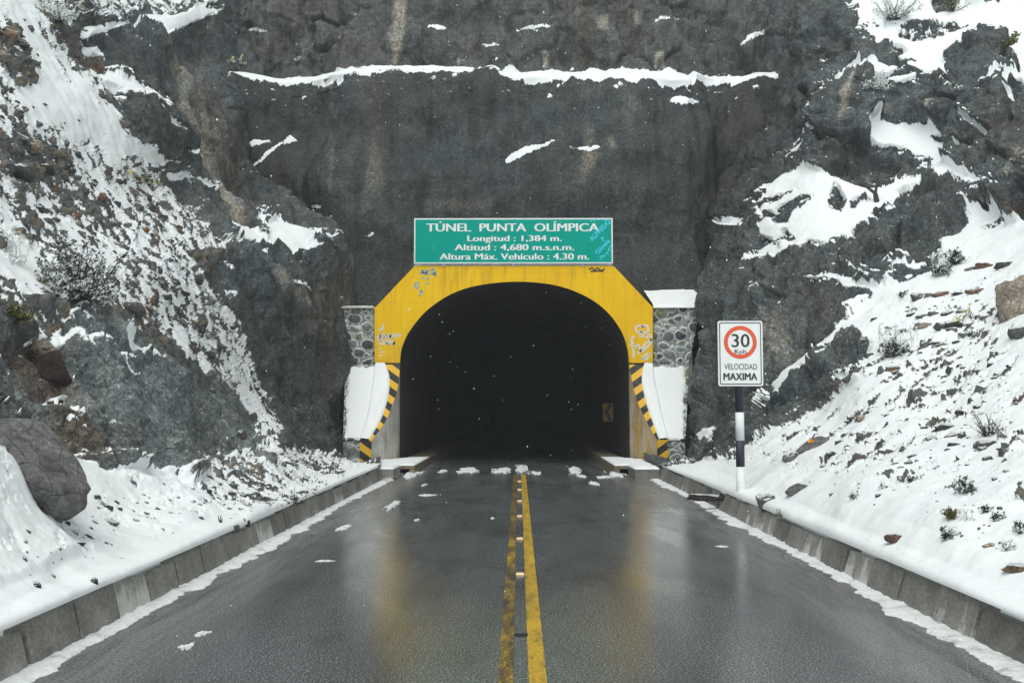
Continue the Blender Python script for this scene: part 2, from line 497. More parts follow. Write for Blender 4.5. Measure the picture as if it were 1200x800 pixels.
M['chev_y_dim'] = mat_plain('dimmed_yellow_sign_face', (0.26, 0.15, 0.02), 0.6, 0.25, dirt=(0.08, 0.06, 0.03))  # yellow and its dirt darkened in the colour for the dim tunnel
M['slab'] = mat_plain('stained_slab_concrete', (0.20, 0.165, 0.11), 0.75, 0.4, 5)
M['metal'] = mat_plain('galvanised_steel', (0.35, 0.36, 0.37), 0.45, 0.1, 10, metallic=0.6)
M['stud'] = mat_plain('road_stud_reflector', (0.80, 0.58, 0.33), 0.35, 0.1)
M['twig'] = mat_plain('dark_twig_bark', (0.045, 0.042, 0.04), 0.8, 0.3, 20)
M['leaf_dark'] = mat_leaf('dark_green_leaf', (0.030, 0.045, 0.036), 0.35)
M['leaf_bush'] = mat_leaf('dark_bush_leaf', (0.034, 0.048, 0.045), 0.50)
M['leaf_frost'] = mat_leaf('frosted_leaf', (0.10, 0.125, 0.11), 0.85)
M['leaf_olive'] = mat_leaf('olive_leaf', (0.12, 0.12, 0.03), 0.2)
M['flower'] = mat_plain('pale_yellow_flower', (0.62, 0.60, 0.16), 0.7, 0.2, 20)
M['stalk'] = mat_plain('pale_frosted_stalk', (0.52, 0.56, 0.50), 0.8, 0.2, 20)
M['log'] = mat_rock('weathered_dark_stone', [(0.3, (0.05, 0.048, 0.042)), (0.5, (0.09, 0.085, 0.075)), (0.7, (0.17, 0.16, 0.14))], 0.70)


# ------------------------------------------------------------------ object helpers
def tag(o, label=None, cat=None, group=None, kind=None):
    if label: o['label'] = label
    if cat: o['category'] = cat
    if group: o['group'] = group
    if kind: o['kind'] = kind
    return o


def mesh_obj(name, verts, faces, mats, parent=None, smooth=False, attrs=None, loc=None):
    me = bpy.data.meshes.new(name)
    me.from_pydata([tuple(v) for v in verts], [], [tuple(f) for f in faces])
    return finish(name, me, mats, parent, smooth, attrs, loc)


def finish(name, me, mats, parent=None, smooth=False, attrs=None, loc=None):
    if not isinstance(mats, (list, tuple)): mats = [mats]
    for m in mats:
        if m is not None: me.materials.append(m)
    for k, v in (attrs or {}).items():
        a = me.attributes.new(k, 'FLOAT', 'POINT')
        a.data.foreach_set('value', np.asarray(v, np.float32))
    if smooth: me.polygons.foreach_set('use_smooth', [True] * len(me.polygons))
    me.validate(); me.update()
    o = bpy.data.objects.new(name, me)
    COL.objects.link(o)
    if parent is not None: o.parent = parent
    if loc is not None: o.location = loc
    return o


def grid_obj(name, P, mat, keep=None, attrs=None, parent=None, flip=False, thick=False):
    """P: rows x cols x 3"""
    R, C = P.shape[:2]
    idx = np.arange(R * C).reshape(R, C)
    q = np.stack([idx[:-1, :-1], idx[:-1, 1:], idx[1:, 1:], idx[1:, :-1]], -1).reshape(-1, 4)
    if flip: q = q[:, ::-1]
    if keep is not None:
        k = (keep[:-1, :-1] & keep[1:, :-1] & keep[:-1, 1:] & keep[1:, 1:]).reshape(-1)
        q = q[k]
    me = bpy.data.meshes.new(name)
    me.vertices.add(R * C)
    me.vertices.foreach_set('co', P.reshape(-1).astype(np.float32))
    me.loops.add(len(q) * 4)
    me.loops.foreach_set('vertex_index', q.reshape(-1).astype(np.int32))
    me.polygons.add(len(q))
    me.polygons.foreach_set('loop_start', (np.arange(len(q)) * 4).astype(np.int32))
    me.polygons.foreach_set('use_smooth', np.ones(len(q), bool))
    me.update(calc_edges=True)
    return finish(name, me, mat, parent, False, attrs)


def empty(name, loc=(0, 0, 0), rz=0.0):
    o = bpy.data.objects.new(name, None)
    o.location = loc; o.rotation_euler = (0, 0, rz)
    o.empty_display_size = 0.2
    COL.objects.link(o)
    return o


def adopt(child, parent):
    """parent keeping the child's world position (parents are unrotated here)"""
    child.parent = parent
    child.location = Vector(child.location) - Vector(parent.location)
    return child


def box_bm(bm, x0, x1, y0, y1, z0, z1):
    vs = [bm.verts.new(p) for p in ((x0, y0, z0), (x1, y0, z0), (x1, y1, z0), (x0, y1, z0),
                                    (x0, y0, z1), (x1, y0, z1), (x1, y1, z1), (x0, y1, z1))]
    for f in ((3, 2, 1, 0), (4, 5, 6, 7), (0, 1, 5, 4), (1, 2, 6, 5), (2, 3, 7, 6), (3, 0, 4, 7)):
        bm.faces.new([vs[i] for i in f])
    return vs


def bm_obj(name, bm, mat, parent=None, bevel=0.0, smooth=False):
    if bevel > 0:
        bmesh.ops.bevel(bm, geom=list(bm.edges), offset=bevel, segments=2, affect='EDGES', profile=0.6)
    bmesh.ops.recalc_face_normals(bm, faces=bm.faces)
    me = bpy.data.meshes.new(name)
    bm.to_mesh(me); bm.free()
    return finish(name, me, mat, parent, smooth)


def box(name, x0, x1, y0, y1, z0, z1, mat, parent=None, bevel=0.0):
    bm = bmesh.new(); box_bm(bm, x0, x1, y0, y1, z0, z1)
    return bm_obj(name, bm, mat, parent, bevel)


def prism(name, pts, y0, y1, mat, parent=None, bevel=0.0):
    """polygon in x,z extruded along y"""
    bm = bmesh.new()
    a = [bm.verts.new((x, y0, z)) for x, z in pts]
    c = [bm.verts.new((x, y1, z)) for x, z in pts]
    bm.faces.new(a); bm.faces.new(c[::-1])
    n = len(pts)
    for i in range(n):
        bm.faces.new((a[i], a[(i + 1) % n], c[(i + 1) % n], c[i]))
    return bm_obj(name, bm, mat, parent, bevel)


def text_mesh(name, body, x0, x1, z0, z1, y, mat, parent, bold=0.0, ref=None, shear=0.0, rot=0.0, dup=0.0):
    """lettering whose box in x,z is given; the reference glyphs span z0..z1"""
    def make(s):
        cu = bpy.data.curves.new('t', 'FONT')
        cu.body = s; cu.size = 1.0; cu.offset = bold; cu.extrude = 0.0; cu.shear = shear; cu.resolution_u = 3
        ob = bpy.data.objects.new('t', cu); COL.objects.link(ob)
        dg = bpy.context.evaluated_depsgraph_get(); dg.update()
        me = bpy.data.meshes.new_from_object(ob.evaluated_get(dg))
        bpy.data.objects.remove(ob); bpy.data.curves.remove(cu)
        return me
    rm = make(ref or 'H')
    rz = [v.co.y for v in rm.vertices]
    lo, hi = min(rz), max(rz)
    bpy.data.meshes.remove(rm)
    me = make(body)
    xs = [v.co.x for v in me.vertices]
    a, c = min(xs), max(xs)
    sx = (x1 - x0) / (c - a); sz = (z1 - z0) / (hi - lo)
    cx, cz = (x0 + x1) / 2, (z0 + z1) / 2
    cr, sr = math.cos(rot), math.sin(rot)
    for v in me.vertices:
        X = x0 + (v.co.x - a) * sx - cx; Z = z0 + (v.co.y - lo) * sz - cz
        v.co = (cx + X * cr - Z * sr, y, cz + X * sr + Z * cr)
    if dup:
        bm = bmesh.new(); bm.from_mesh(me)
        g = list(bm.faces)
        for k, dx in enumerate((-dup, dup)):
            r = bmesh.ops.duplicate(bm, geom=g)
            for v in [e for e in r['geom'] if isinstance(e, bmesh.types.BMVert)]:
                v.co.x += dx; v.co.y -= 0.0006 * (k + 1)
        bm.to_mesh(me); bm.free()
    me.name = name
    return finish(name, me, mat, parent)


def strokes(name, lines, width, y, mat, parent):
    """painted strokes: flat ribbons following polylines in x,z"""
    V, Fc = [], []
    for ln in lines:
        ln = np.asarray(ln, float)
        t = np.linspace(0, len(ln) - 1, (len(ln) - 1) * 5 + 1)
        # catmull-rom
        pts = []
        for u in t:
            i = min(int(u), len(ln) - 2); f = u - i
            p0, p1, p2, p3 = ln[max(i - 1, 0)], ln[i], ln[i + 1], ln[min(i + 2, len(ln) - 1)]
            pts.append(0.5 * ((2 * p1) + (-p0 + p2) * f + (2 * p0 - 5 * p1 + 4 * p2 - p3) * f * f + (-p0 + 3 * p1 - 3 * p2 + p3) * f ** 3))
        pts = np.array(pts)
        d = np.gradient(pts, axis=0); d /= np.linalg.norm(d, axis=1)[:, None] + 1e-9
        nrm = np.stack([-d[:, 1], d[:, 0]], 1) * width / 2
        b0 = len(V)
        for p, n in zip(pts, nrm):
            V.append((p[0] + n[0], y, p[1] + n[1])); V.append((p[0] - n[0], y, p[1] - n[1]))
        for i in range(len(pts) - 1):
            k = b0 + 2 * i
            Fc.append((k, k + 1, k + 3, k + 2))
    return mesh_obj(name, V, Fc, mat, parent)


# ------------------------------------------------------------------ relief measured from the photograph
def tps(ctrl):
    c = np.array(ctrl, float)
    X = c[:, :2] / 400.0; y = np.log(c[:, 2])
    n = len(X)

    def U(r2): return np.where(r2 > 1e-12, r2 * np.log(r2 + 1e-12), 0)
    K = U(((X[:, None] - X[None]) ** 2).sum(-1)) + np.eye(n) * 0.004
    Pm = np.hstack([np.ones((n, 1)), X])
    A = np.block([[K, Pm], [Pm.T, np.zeros((3, 3))]])
    w = np.linalg.solve(A, np.concatenate([y, np.zeros(3)]))

    def f(px, py):
        q = np.stack([px, py], -1).reshape(-1, 2) / 400.0
        out = np.empty(len(q))
        for s in range(0, len(q), 40000):
            qq = q[s:s + 40000]
            out[s:s + 40000] = U(((qq[:, None] - X[None]) ** 2).sum(-1)) @ w[:n] + w[n] + qq @ w[n + 1:]
        return np.exp(out).reshape(px.shape)
    return f


def paint(px, py, base, polys):
    """polys: (points, value, feather in pixels)"""
    v = base.copy()
    for pts, val, fe in polys:
        pts = np.asarray(pts, float)
        x0, y0 = pts.min(0) - fe - 1; x1, y1 = pts.max(0) + fe + 1
        sel = np.nonzero((px > x0) & (px < x1) & (py > y0) & (py < y1))[0]
        if not len(sel): continue
        X, Yp = px[sel], py[sel]
        ins = np.zeros(len(sel), bool); d = np.full(len(sel), 1e9)
        for a, c in zip(pts, np.roll(pts, -1, 0)):
            cond = (a[1] > Yp) != (c[1] > Yp)
            xi = a[0] + (Yp - a[1]) / (c[1] - a[1] + 1e-12) * (c[0] - a[0])
            ins ^= cond & (X < xi)
            e = c - a; L = e @ e + 1e-12
            t = np.clip(((X - a[0]) * e[0] + (Yp - a[1]) * e[1]) / L, 0, 1)
            d = np.minimum(d, np.hypot(X - a[0] - t * e[0], Yp - a[1] - t * e[1]))
        sd = np.where(ins, d, -d)
        w = sstep(-fe, fe, sd)
        v[sel] = v[sel] * (1 - w) + val * w
    return v


def thin(pts, w):
    """a thin snow line as a polygon"""
    p = np.asarray(pts, float)
    d = np.gradient(p, axis=0); d /= np.linalg.norm(d, axis=1)[:, None]
    n = np.stack([-d[:, 1], d[:, 0]], 1) * w / 2
    n[0] *= 0.2; n[-1] *= 0.2
    return np.vstack([p + n, (p - n)[::-1]])


def normals(P):
    du = np.gradient(P, axis=1); dv = np.gradient(P, axis=0)
    n = np.cross(du, dv)
    n /= np.linalg.norm(n, axis=-1)[..., None] + 1e-9
    tow = ((CAM - P) * n).sum(-1)
    return n * np.sign(np.where(tow == 0, 1, tow))[..., None]


KX_L, KX_R, KZ = -4.03, 4.185, 0.36      # back edges of the kerb tops
SHEETS = []
BLOCKY = {-1: [([(60, -60), (330, -60), (240, 60), (150, 40), (60, 30)], 0.8, 15), ([(-50, 380), (120, 400), (150, 540), (-50, 560)], 0.7, 15)],
          1: [([(940, -260), (1660, -260), (1660, 300), (1180, 300), (1080, 330), (990, 300), (960, 200), (930, 100)], 0.95, 25), ([(880, 380), (1040, 380), (1040, 450), (870, 530)], 0.3, 10)]}


def hillside(name, side, ctrl, cov_polys, tone_polys, brown_polys, pale_polys, scree_polys, base_cov, fall, dep):
    kx = KX_L if side < 0 else KX_R
    # kerb line as depth constraints
    Yk = np.array([3.6, 4.6, 6, 8, 10, 12.5, 15, 18, 21, 25, 29, 33])
    kp = np.stack([np.full_like(Yk, kx), Yk, np.full_like(Yk, KZ)], -1)
    kpx, kpy = proj(kp)
    ctrl = list(ctrl) + [(a, b_, c) for a, b_, c in zip(kpx, kpy, Yk)]
    f = tps(ctrl)
    if side < 0:
        cols = np.concatenate([np.linspace(-430, -12, 70), np.arange(-8, 446, 1.25)])
    else:
        cols = np.concatenate([np.arange(754, 1208, 1.25), np.linspace(1212, 1640, 70)])
    # kerb y of every column
    Yc = kx / ((cols - 608) / F)
    Yc = np.clip(Yc, 3.0, 34.5)
    k3 = np.stack([np.full_like(Yc, kx), Yc, np.full_like(Yc, KZ)], -1)
    # columns nearer the tunnel than the kerb's end: run to the ground there
    _, kyy = proj(k3)
    lim = 1.0
    kyy = np.where(Yc >= 34.4, np.interp(cols, [430, 446, 754, 772], [553, 553, 553, 553]), kyy)
    t = np.concatenate([np.linspace(0, 0.80, 560), np.linspace(0.80, 1, 60)[1:]])
    top = -250.0
    mid = -8.0
    # 0..0.8 of t covers kerb..mid, rest covers mid..top
    T = np.where(t < 0.8, t / 0.8, 1 + (t - 0.8) / 0.2)
    PX = np.broadcast_to(cols[None], (len(t), len(cols))).copy()
    PY = np.where(T[:, None] <= 1, kyy[None] + (mid - kyy[None]) * np.minimum(T[:, None], 1), mid + (top - mid) * (T[:, None] - 1))
    Yd = np.clip(f(PX, PY), 3.0, 70)
    # the kerb row sits exactly on the kerb
    wk = sstep(0.035, 0.0, T)[:, None] * np.ones_like(PX)
    kY = np.where(Yc[None] < 34.4, Yc[None], f(PX, PY))
    Yd = Yd * (1 - wk) + kY * wk
    P = at(PX, PY, Yd)
    N = normals(P)
    flat = P.reshape(-1, 3)
    px, py = PX.reshape(-1), PY.reshape(-1)
    # wobble the outlines
    wob = Yd.reshape(-1) / 30.0
    wob = np.sqrt(np.maximum(wob, .2))
    wx = px + 6 * fbm(flat * 1.3, 4, 0.5) / wob
    wy = py + 5 * fbm(flat * 1.3 + 31, 4, 0.5) / wob
    cov = paint(wx, wy, np.full(len(px), base_cov), cov_polys)
    soft = paint(px, py, np.full(len(px), base_cov), [(a, c, fe + 9) for a, c, fe in cov_polys])
    scree = paint(wx, wy, np.zeros(len(px)), scree_polys)
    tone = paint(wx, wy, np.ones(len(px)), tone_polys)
    brown = paint(wx, wy, np.zeros(len(px)), brown_polys)
    pale = paint(wx, wy, np.zeros(len(px)), pale_polys)
    d = np.array(fall, float); d /= np.linalg.norm(d)
    al = flat @ d
    sw = sstep(0.05, 0.5, scree)
    q = flat - d * al[:, None] * (0.50 * sw + (0.25 if side < 0 else 0.0) * (1 - sw))[:, None]
    Tf = np.broadcast_to(T[:, None], PX.shape).reshape(-1)
    rise = sstep(0.0, 0.05, Tf + 0.012 * fbm(flat * 2.2 + 60, 3) * (Tf > 0.004))
    # bare rock: broad bulges, folds that run down the face, blocks and cracks
    rock_amt = sstep(0.9, 0.3, cov) * (1 - scree)
    wp = flat + 0.5 * np.stack([fbm(flat * 0.9 + k * 7, 3) for k in range(3)], -1)
    b1, b2, br = cell(wp * np.array([0.55, 0.55, 0.42]))
    s1, s2, sr = cell(wp * np.array([1.6, 1.6, 1.2]) + 5)
    blocks = (br - 0.5) * 1.25 * sstep(0.0, 0.16, b2 - b1) - 0.22 * sstep(0.10, 0.0, b2 - b1) + ((sr - 0.5) * 0.30 * sstep(0.0, 0.2, s2 - s1) - 0.06 * sstep(.12, 0, s2 - s1))
    bz = paint(px, py, np.full(len(px), 0.16 if side < 0 else 0.30), BLOCKY[side])
    folds = fbm(flat * np.array([0.75, 0.75, 0.16]) + 12, 4, 0.55) * 0.75
    big = fbm(flat * 0.33 + 3, 3, 0.5) * 0.55 + fbm(flat * 0.8 + 5, 4, 0.55, True) * 0.22
    small = (fbm(flat * 2.4, 4, 0.6) * 0.11 + fbm(flat * 7.0, 3, 0.6) * 0.03) * (0.5 + 0.6 * bz)
    d_rock = rock_amt * (big + small + blocks * bz + folds * (1 - bz) * 0.9)
    N2 = N.reshape(-1, 3)
    nz = normals((flat + N2 * d_rock[:, None]).reshape(P.shape)).reshape(-1, 3)[:, 2]
    # snow settles on what faces the sky and dusts the rims of every patch
    cov = np.where(cov < 0.5, np.maximum(cov, 0.30 * sstep(0.04, 0.35, soft)) + 0.42 * sstep(0.62, 0.9, nz) * rock_amt, cov)
    # fall-line stretched noise decides where stones break the snow
    n1 = fbm(q * 3.4, 3, 0.6)
    n2 = fbm(q * 8.0 + 9, 3, 0.6)
    nb = fbm(q * 0.8 + 50, 3, 0.5)
    n = 0.5 + (0.42 + 0.20 * sw) * n1 + (0.30 + 0.40 * sw) * n2 + 0.40 * nb * (0.4 + .6 * sw)
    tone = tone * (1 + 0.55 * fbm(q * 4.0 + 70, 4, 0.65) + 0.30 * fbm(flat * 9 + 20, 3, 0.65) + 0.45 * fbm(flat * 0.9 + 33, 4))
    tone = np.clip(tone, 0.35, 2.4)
    snow = 0.5 + (cov - n) * 1.3
    snow = np.where(cov > 0.985, np.maximum(snow, 0.9), snow)
    snow = np.where(cov < 0.015, np.minimum(snow, 0.1), snow)
    lump = np.where(snow < 0.55, (0.55 - np.maximum(snow, -0.15)) * 0.30, 0.0)
    c1, c2, _ = cell(q * 2.4)
    stone = np.clip(0.42 - c1, -0.2, 0.4) * 0.42
    disp = d_rock + (1 - rock_amt) * (lump + fbm(flat * 0.5, 3) * 0.14 + fbm(flat * 2.0 + 4, 3) * 0.035)
    disp = disp + scree * np.where(snow < 0.55, stone, stone * 0.2)
    disp = disp * rise
    flat = flat + np.array([0, 0, 1.0]) * (0.025 * sstep(0.04, 0.01, Tf) + rise * (0.06 * sstep(0.48, 0.72, snow) * (1 - scree * .7) + 0.05 * fbm(flat * 1.4 + 90, 3) * (Tf > 0.02) + 0.22 * soft * rock_amt))[:, None]
    # stay clear of the portal
    Pd = flat + N2 * disp[:, None]
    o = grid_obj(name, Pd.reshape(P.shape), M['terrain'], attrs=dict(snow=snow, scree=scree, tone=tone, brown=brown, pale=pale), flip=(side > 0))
    tag(o, kind='structure')
    qx, qy = proj(Pd)
    SHEETS.append((qx, qy, Pd, normals(Pd.reshape(P.shape)).reshape(-1, 3)))
    return o


def ground_at(px, py):
    """the nearest visible terrain point and its normal at a place measured in the photograph"""
    best = None
    for qx, qy, P, N in SHEETS:
        r = (qx - px) ** 2 + (qy - py) ** 2
        i = np.argmin(r)
        if r[i] > 900: continue
        near = np.nonzero(r < max(6.0, r[i] * 1.5))[0]
        j = near[np.argmin(P[near, 1])]
        if best is None or P[j, 1] < best[0][1]:
            best = (P[j], N[j])
    if best is None:
        raise ValueError((px, py))
    return best


# left side -----------------------------------------------------------------
L_ctrl = [
    # verge and cliff foot
    (110, 540, 14), (240, 570, 16.5), (180, 557, 15.3), (330, 522, 24), (270, 543, 19.5), (50, 560, 11.5), (0, 560, 10),
    (-200, 600, 8), (-200, 400, 10.5), (-400, 500, 7.5), (-400, 250, 10.5),
    (395, 540, 31), (420, 549, 33), (375, 532, 29.5), (300, 585, 17.5), (360, 570, 22.5), (150, 620, 12.6), (60, 660, 9.8),
    # cliff
    (0, 470, 12), (0, 390, 14), (60, 450, 14.5), (130, 345, 20), (200, 450, 19.5), (270, 500, 23), (300, 510, 25), (150, 500, 15.5),
    # scree
    (60, 300, 19), (0, 250, 18.5), (0, 100, 21.5), (0, 0, 24), (0, -150, 28), (-200, 100, 16), (-400, 0, 14), (-300, -200, 20), (-150, 250, 13.5),
    (100, 200, 24), (100, 100, 26), (90, 20, 29), (50, -100, 31), (200, 300, 25), (200, 380, 23), (270, 400, 27), (300, 440, 28.5),
    (250, 280, 29.5), (180, 165, 29),
    # outcrop beside the portal
    (330, 330, 32), (330, 450, 31), (350, 500, 31), (388, 525, 33.6), (390, 400, 35.0), (392, 330, 35.8), (340, 297, 33.6), (340, 265, 36.2),
    (385, 285, 36.6), (300, 262, 35), (300, 230, 38), (285, 290, 31.5), (365, 360, 33.6), (372, 440, 33.6),
    # upper outcrop and its flank
    (270, 150, 38), (225, 110, 34.5), (170, 80, 32), (120, 60, 31.2), (200, 42, 36), (150, 30, 34.5), (232, 70, 40.5), (255, 190, 36.5), (215, 200, 32.5),
    (250, 20, 42), (200, -40, 43), (120, -100, 40), (300, -100, 50),
    # hidden behind the back wall
    (425, 300, 39.5), (430, 420, 38.6), (330, 180, 42), (310, 100, 44), (440, 150, 48), (430, 0, 54), (432, 500, 38.0), (440, 540, 37.0), (405, 340, 36.9), (420, 330, 38.2), (405, 400, 36.25), (406, 470, 35.5), (409, 520, 34.3), (425, 480, 37.5),
]
S_ = 1.0
L_cov = [
    # scree with snow
    ([(-440, -260), (60, -260), (70, -20), (95, 60), (120, 85), (160, 105), (195, 122), (178, 124), (130, 108), (88, 112), (76, 120), (78, 136), (95, 138), (135, 172), (182, 172), (150, 183), (185, 205),
      (230, 250), (266, 292), (225, 296), (240, 325), (262, 358), (288, 392), (302, 430), (318, 470), (332, 503), (316, 520),
      (300, 498), (270, 462), (232, 428), (188, 400), (160, 392), (130, 362), (112, 352), (92, 358), (75, 400), (82, 415), (66, 402), (40, 398), (0, 372), (-440, 200)], 0.59, 5),
    # clean snow chute
    ([(20, -30), (45, 30), (62, 60), (90, 92), (135, 128), (150, 160), (200, 195), (190, 200), (120, 170), (60, 150), (20, 130), (40, 100), (30, 60), (10, 10)], 0.97, 10),
    ([(0, 280), (40, 300), (62, 335), (40, 345), (20, 330), (0, 315)], 0.9, 6),
    ([(-440, -260), (20, -260), (10, 0), (-20, 100), (-440, 60)], 0.8, 20),
    # stony bands in the scree
    ([(-20, 20), (20, 40), (48, 100), (20, 100), (0, 70), (-20, 70)], 0.34, 8),
    ([(0, 165), (40, 158), (80, 185), (70, 215), (30, 205), (0, 185)], 0.42, 8),
    ([(60, 215), (120, 225), (165, 245), (140, 262), (90, 250), (60, 235)], 0.45, 8),
    ([(140, 290), (200, 320), (240, 380), (200, 390), (150, 350)], 0.55, 10),
    ([(40, 350), (90, 345), (110, 390), (60, 400)], 0.30, 8),
    # brown earth gully below the top
    ([(62, 28), (95, 35), (112, 62), (118, 80), (100, 85), (78, 62)], 0.08, 4),
    ([(98, 58), (120, 60), (122, 68), (103, 66)], 0.95, 2),
    # top
    ([(60, -60), (320, -60), (240, 15), (205, 35), (165, 32), (130, 28), (100, 18), (70, 0)], 0.50, 6),
    ([(98, 50), (112, 36), (140, 31), (165, 33), (192, 40), (205, 46), (186, 45), (165, 37), (140, 35), (118, 43)], 0.99, 2),
    ([(158, 18), (205, 20), (230, 10), (262, 12), (238, 24), (212, 38), (192, 42), (160, 30)], 0.93, 3),
    (thin([(225, 12), (262, -2), (300, -12)], 5), 0.95, 2),
    # snow tongues on the outcrop
    ([(120, 86), (150, 96), (180, 108), (196, 122), (180, 117), (150, 107), (125, 96)], 0.97, 2),
    ([(195, 207), (215, 206), (240, 216), (256, 221), (250, 225), (230, 219), (198, 213)], 0.97, 2),
    ([(182, 132), (196, 140), (215, 155), (208, 154), (190, 144)], 0.85, 2),
    ([(218, 178), (232, 180), (246, 188), (236, 186)], 0.9, 2), ([(205, 176), (213, 178), (210, 182)], 0.9, 2),
    (thin([(190, 205), (180, 196), (170, 186)], 3), 0.9, 2),
    # big ledge
    ([(274, 260), (284, 268), (300, 276), (312, 281), (318, 272), (303, 262), (299, 256), (304, 255), (314, 265), (323, 259), (340, 263), (362, 268), (392, 281), (384, 284), (360, 285), (372, 294),
      (352, 295), (346, 300), (326, 288), (311, 290), (298, 283), (284, 283), (262, 287), (278, 278)], 0.99, 2),
    (thin([(262, 286), (280, 288), (292, 296)], 4), 0.9, 2),
    (thin([(335, 322), (344, 331), (356, 337), (373, 347)], 3.5), 0.97, 1.5),
    ([(262, 346), (268, 344), (272, 348), (264, 349)], 0.95, 2), ([(264, 314), (268, 312), (270, 317)], 0.9, 2),
    # patches on the cliff
    ([(139, 395), (150, 402), (165, 412), (176, 421), (166, 425), (150, 414), (142, 405)], 0.93, 2),
    (thin([(140, 425), (150, 435), (163, 445)], 5), 0.85, 2), (thin([(86, 400), (98, 408), (110, 418)], 5), 0.8, 2),
    ([(60, 393), (72, 392), (78, 412), (68, 412)], 0.9, 3), (thin([(8, 398), (24, 412), (40, 432)], 6), 0.85, 2),
    ([(72, 462), (86, 463), (84, 467), (74, 466)], 0.9, 2), ([(88, 484), (96, 487), (92, 492)], 0.9, 2),
    ([(300, 506), (312, 500), (318, 505), (308, 512)], 0.85, 2),
    ([(-30, 384), (40, 384), (42, 434), (-30, 434)], 0.0, 5),
    # verge below the cliff
    ([(-440, 430), (-100, 500), (0, 540), (70, 518), (82, 526), (100, 541), (130, 561), (164, 556), (176, 551), (196, 558), (225, 571), (240, 560), (254, 545), (270, 541), (290, 535), (312, 526),
      (318, 517), (326, 520), (340, 530), (352, 532), (395, 537), (425, 541), (450, 548), (450, 900), (-440, 1300)], 0.72, 4),
    ([(225, 572), (256, 545), (300, 533), (395, 540), (405, 556), (350, 590), (300, 612), (262, 600)], 0.56, 6),
    ([(140, 566), (225, 578), (260, 605), (200, 600), (150, 580)], 0.62, 6),
    ([(-440, 930), (0, 700), (120, 652), (250, 618), (330, 600), (420, 572), (430, 600), (0, 800), (-440, 1300)], 1.0, 10),
]
L_scree = [([(-440, -260), (60, -260), (95, 60), (185, 205), (266, 292), (240, 325), (288, 392), (332, 503), (316, 520), (300, 498), (232, 428), (160, 392), (92, 358), (60, 400), (0, 372), (-440, 200)], 0.85, 8),
           ([(225, 572), (256, 545), (300, 533), (395, 540), (405, 556), (350, 590), (262, 600)], 0.6, 6),
           ([(290, 440), (318, 470), (335, 505), (345, 540), (325, 525), (300, 500)], 0.7, 6)]
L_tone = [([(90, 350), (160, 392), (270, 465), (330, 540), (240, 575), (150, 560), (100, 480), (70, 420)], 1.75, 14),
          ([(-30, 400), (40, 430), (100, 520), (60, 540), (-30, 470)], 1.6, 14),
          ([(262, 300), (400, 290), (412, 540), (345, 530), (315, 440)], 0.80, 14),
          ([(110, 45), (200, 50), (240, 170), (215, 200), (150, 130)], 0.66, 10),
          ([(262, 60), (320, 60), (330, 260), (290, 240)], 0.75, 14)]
L_brown = [([(62, 25), (95, 35), (118, 78), (100, 88), (74, 60)], 0.8, 6), ([(85, 70), (116, 68), (118, 84), (100, 86)], 0.9, 4),
           ([(25, 395), (75, 400), (110, 500), (130, 545), (95, 530), (50, 450)], 0.55, 12),
           ([(345, 320), (400, 330), (402, 470), (380, 500), (360, 400)], 0.22, 14),
           ([(225, 70), (262, 120), (300, 250), (285, 262), (245, 170)], 0.35, 10)]
L_pale = [(thin([(190, 48), (214, 90), (232, 150), (252, 200), (268, 235), (285, 260)], 13), 1.0, 5),
          (thin([(232, 90), (246, 140), (268, 200)], 9), 0.5, 5),
          ([(320, 310), (340, 330), (375, 350), (370, 362), (330, 335)], 0.5, 6)]
hillside("left_hillside", -1, L_ctrl, L_cov, L_tone, L_brown, L_pale, L_scree, 0.0, (0.82, -0.1, -0.62), None)

# right side ----------------------------------------------------------------
R_ctrl = [
    (1000, 560, 15), (1100, 600, 11.5), (1200, 640, 10), (1200, 520, 13), (1200, 440, 17), (1100, 480, 18), (1000, 500, 19.5), (900, 530, 22),
    (1190, 340, 21.5), (1100, 370, 22.5), (1000, 400, 23.7), (920, 450, 25.5), (1000, 450, 21.5), (1100, 300, 26), (1200, 240, 26), (850, 535, 26.5), (870, 565, 20.6),
    (1000, 610, 13.2), (1100, 650, 10.7), (920, 570, 17.8), (800, 545, 31), (785, 549, 33), (820, 556, 25.5),
    (1400, 500, 11), (1400, 300, 15), (1600, 400, 9.5), (1400, 100, 21), (1600, 100, 16), (1400, -100, 28),
    # rock face
    (870, 500, 27.5), (845, 470, 31.5), (832, 350, 35.2), (880, 400, 30.5), (950, 370, 28), (905, 320, 31.3), (960, 290, 30), (1050, 262, 29.3), (1000, 225, 32.6), (935, 245, 33.2),
    (875, 278, 35.2), (842, 270, 37.5), (955, 180, 34.8), (1000, 170, 34.2), (1080, 190, 33.3), (1050, 155, 34.6), (1060, 215, 32.2), (1035, 200, 33.2), (1150, 170, 31.6), (1140, 220, 29.8), (950, 100, 37),
    (1000, 92, 36.2), (1100, 60, 36.5), (1200, 30, 36), (1200, 120, 31.5), (1150, 90, 33.2), (905, 150, 39.2), (882, 75, 44.0), (918, 84, 41.6), (942, 20, 40.5), (1000, 25, 39), (1100, -100, 43), (940, -60, 46), (950, 480, 23.6), (1000, 352, 26.5),
    (1100, 15, 38.5), (1250, -150, 42),
    # hidden behind the back wall or portal
    (825, 200, 42), (815, 300, 40.5), (800, 400, 39.5), (770, 250, 48), (770, 50, 56), (850, 0, 50), (790, 480, 38.5), (812, 430, 36.0), (806, 505, 34.3), (820, 385, 36.2), (812, 345, 37.3), (795, 470, 38.0), (760, 540, 37.5), (790, 535, 35.0), (765, 420, 41),
]
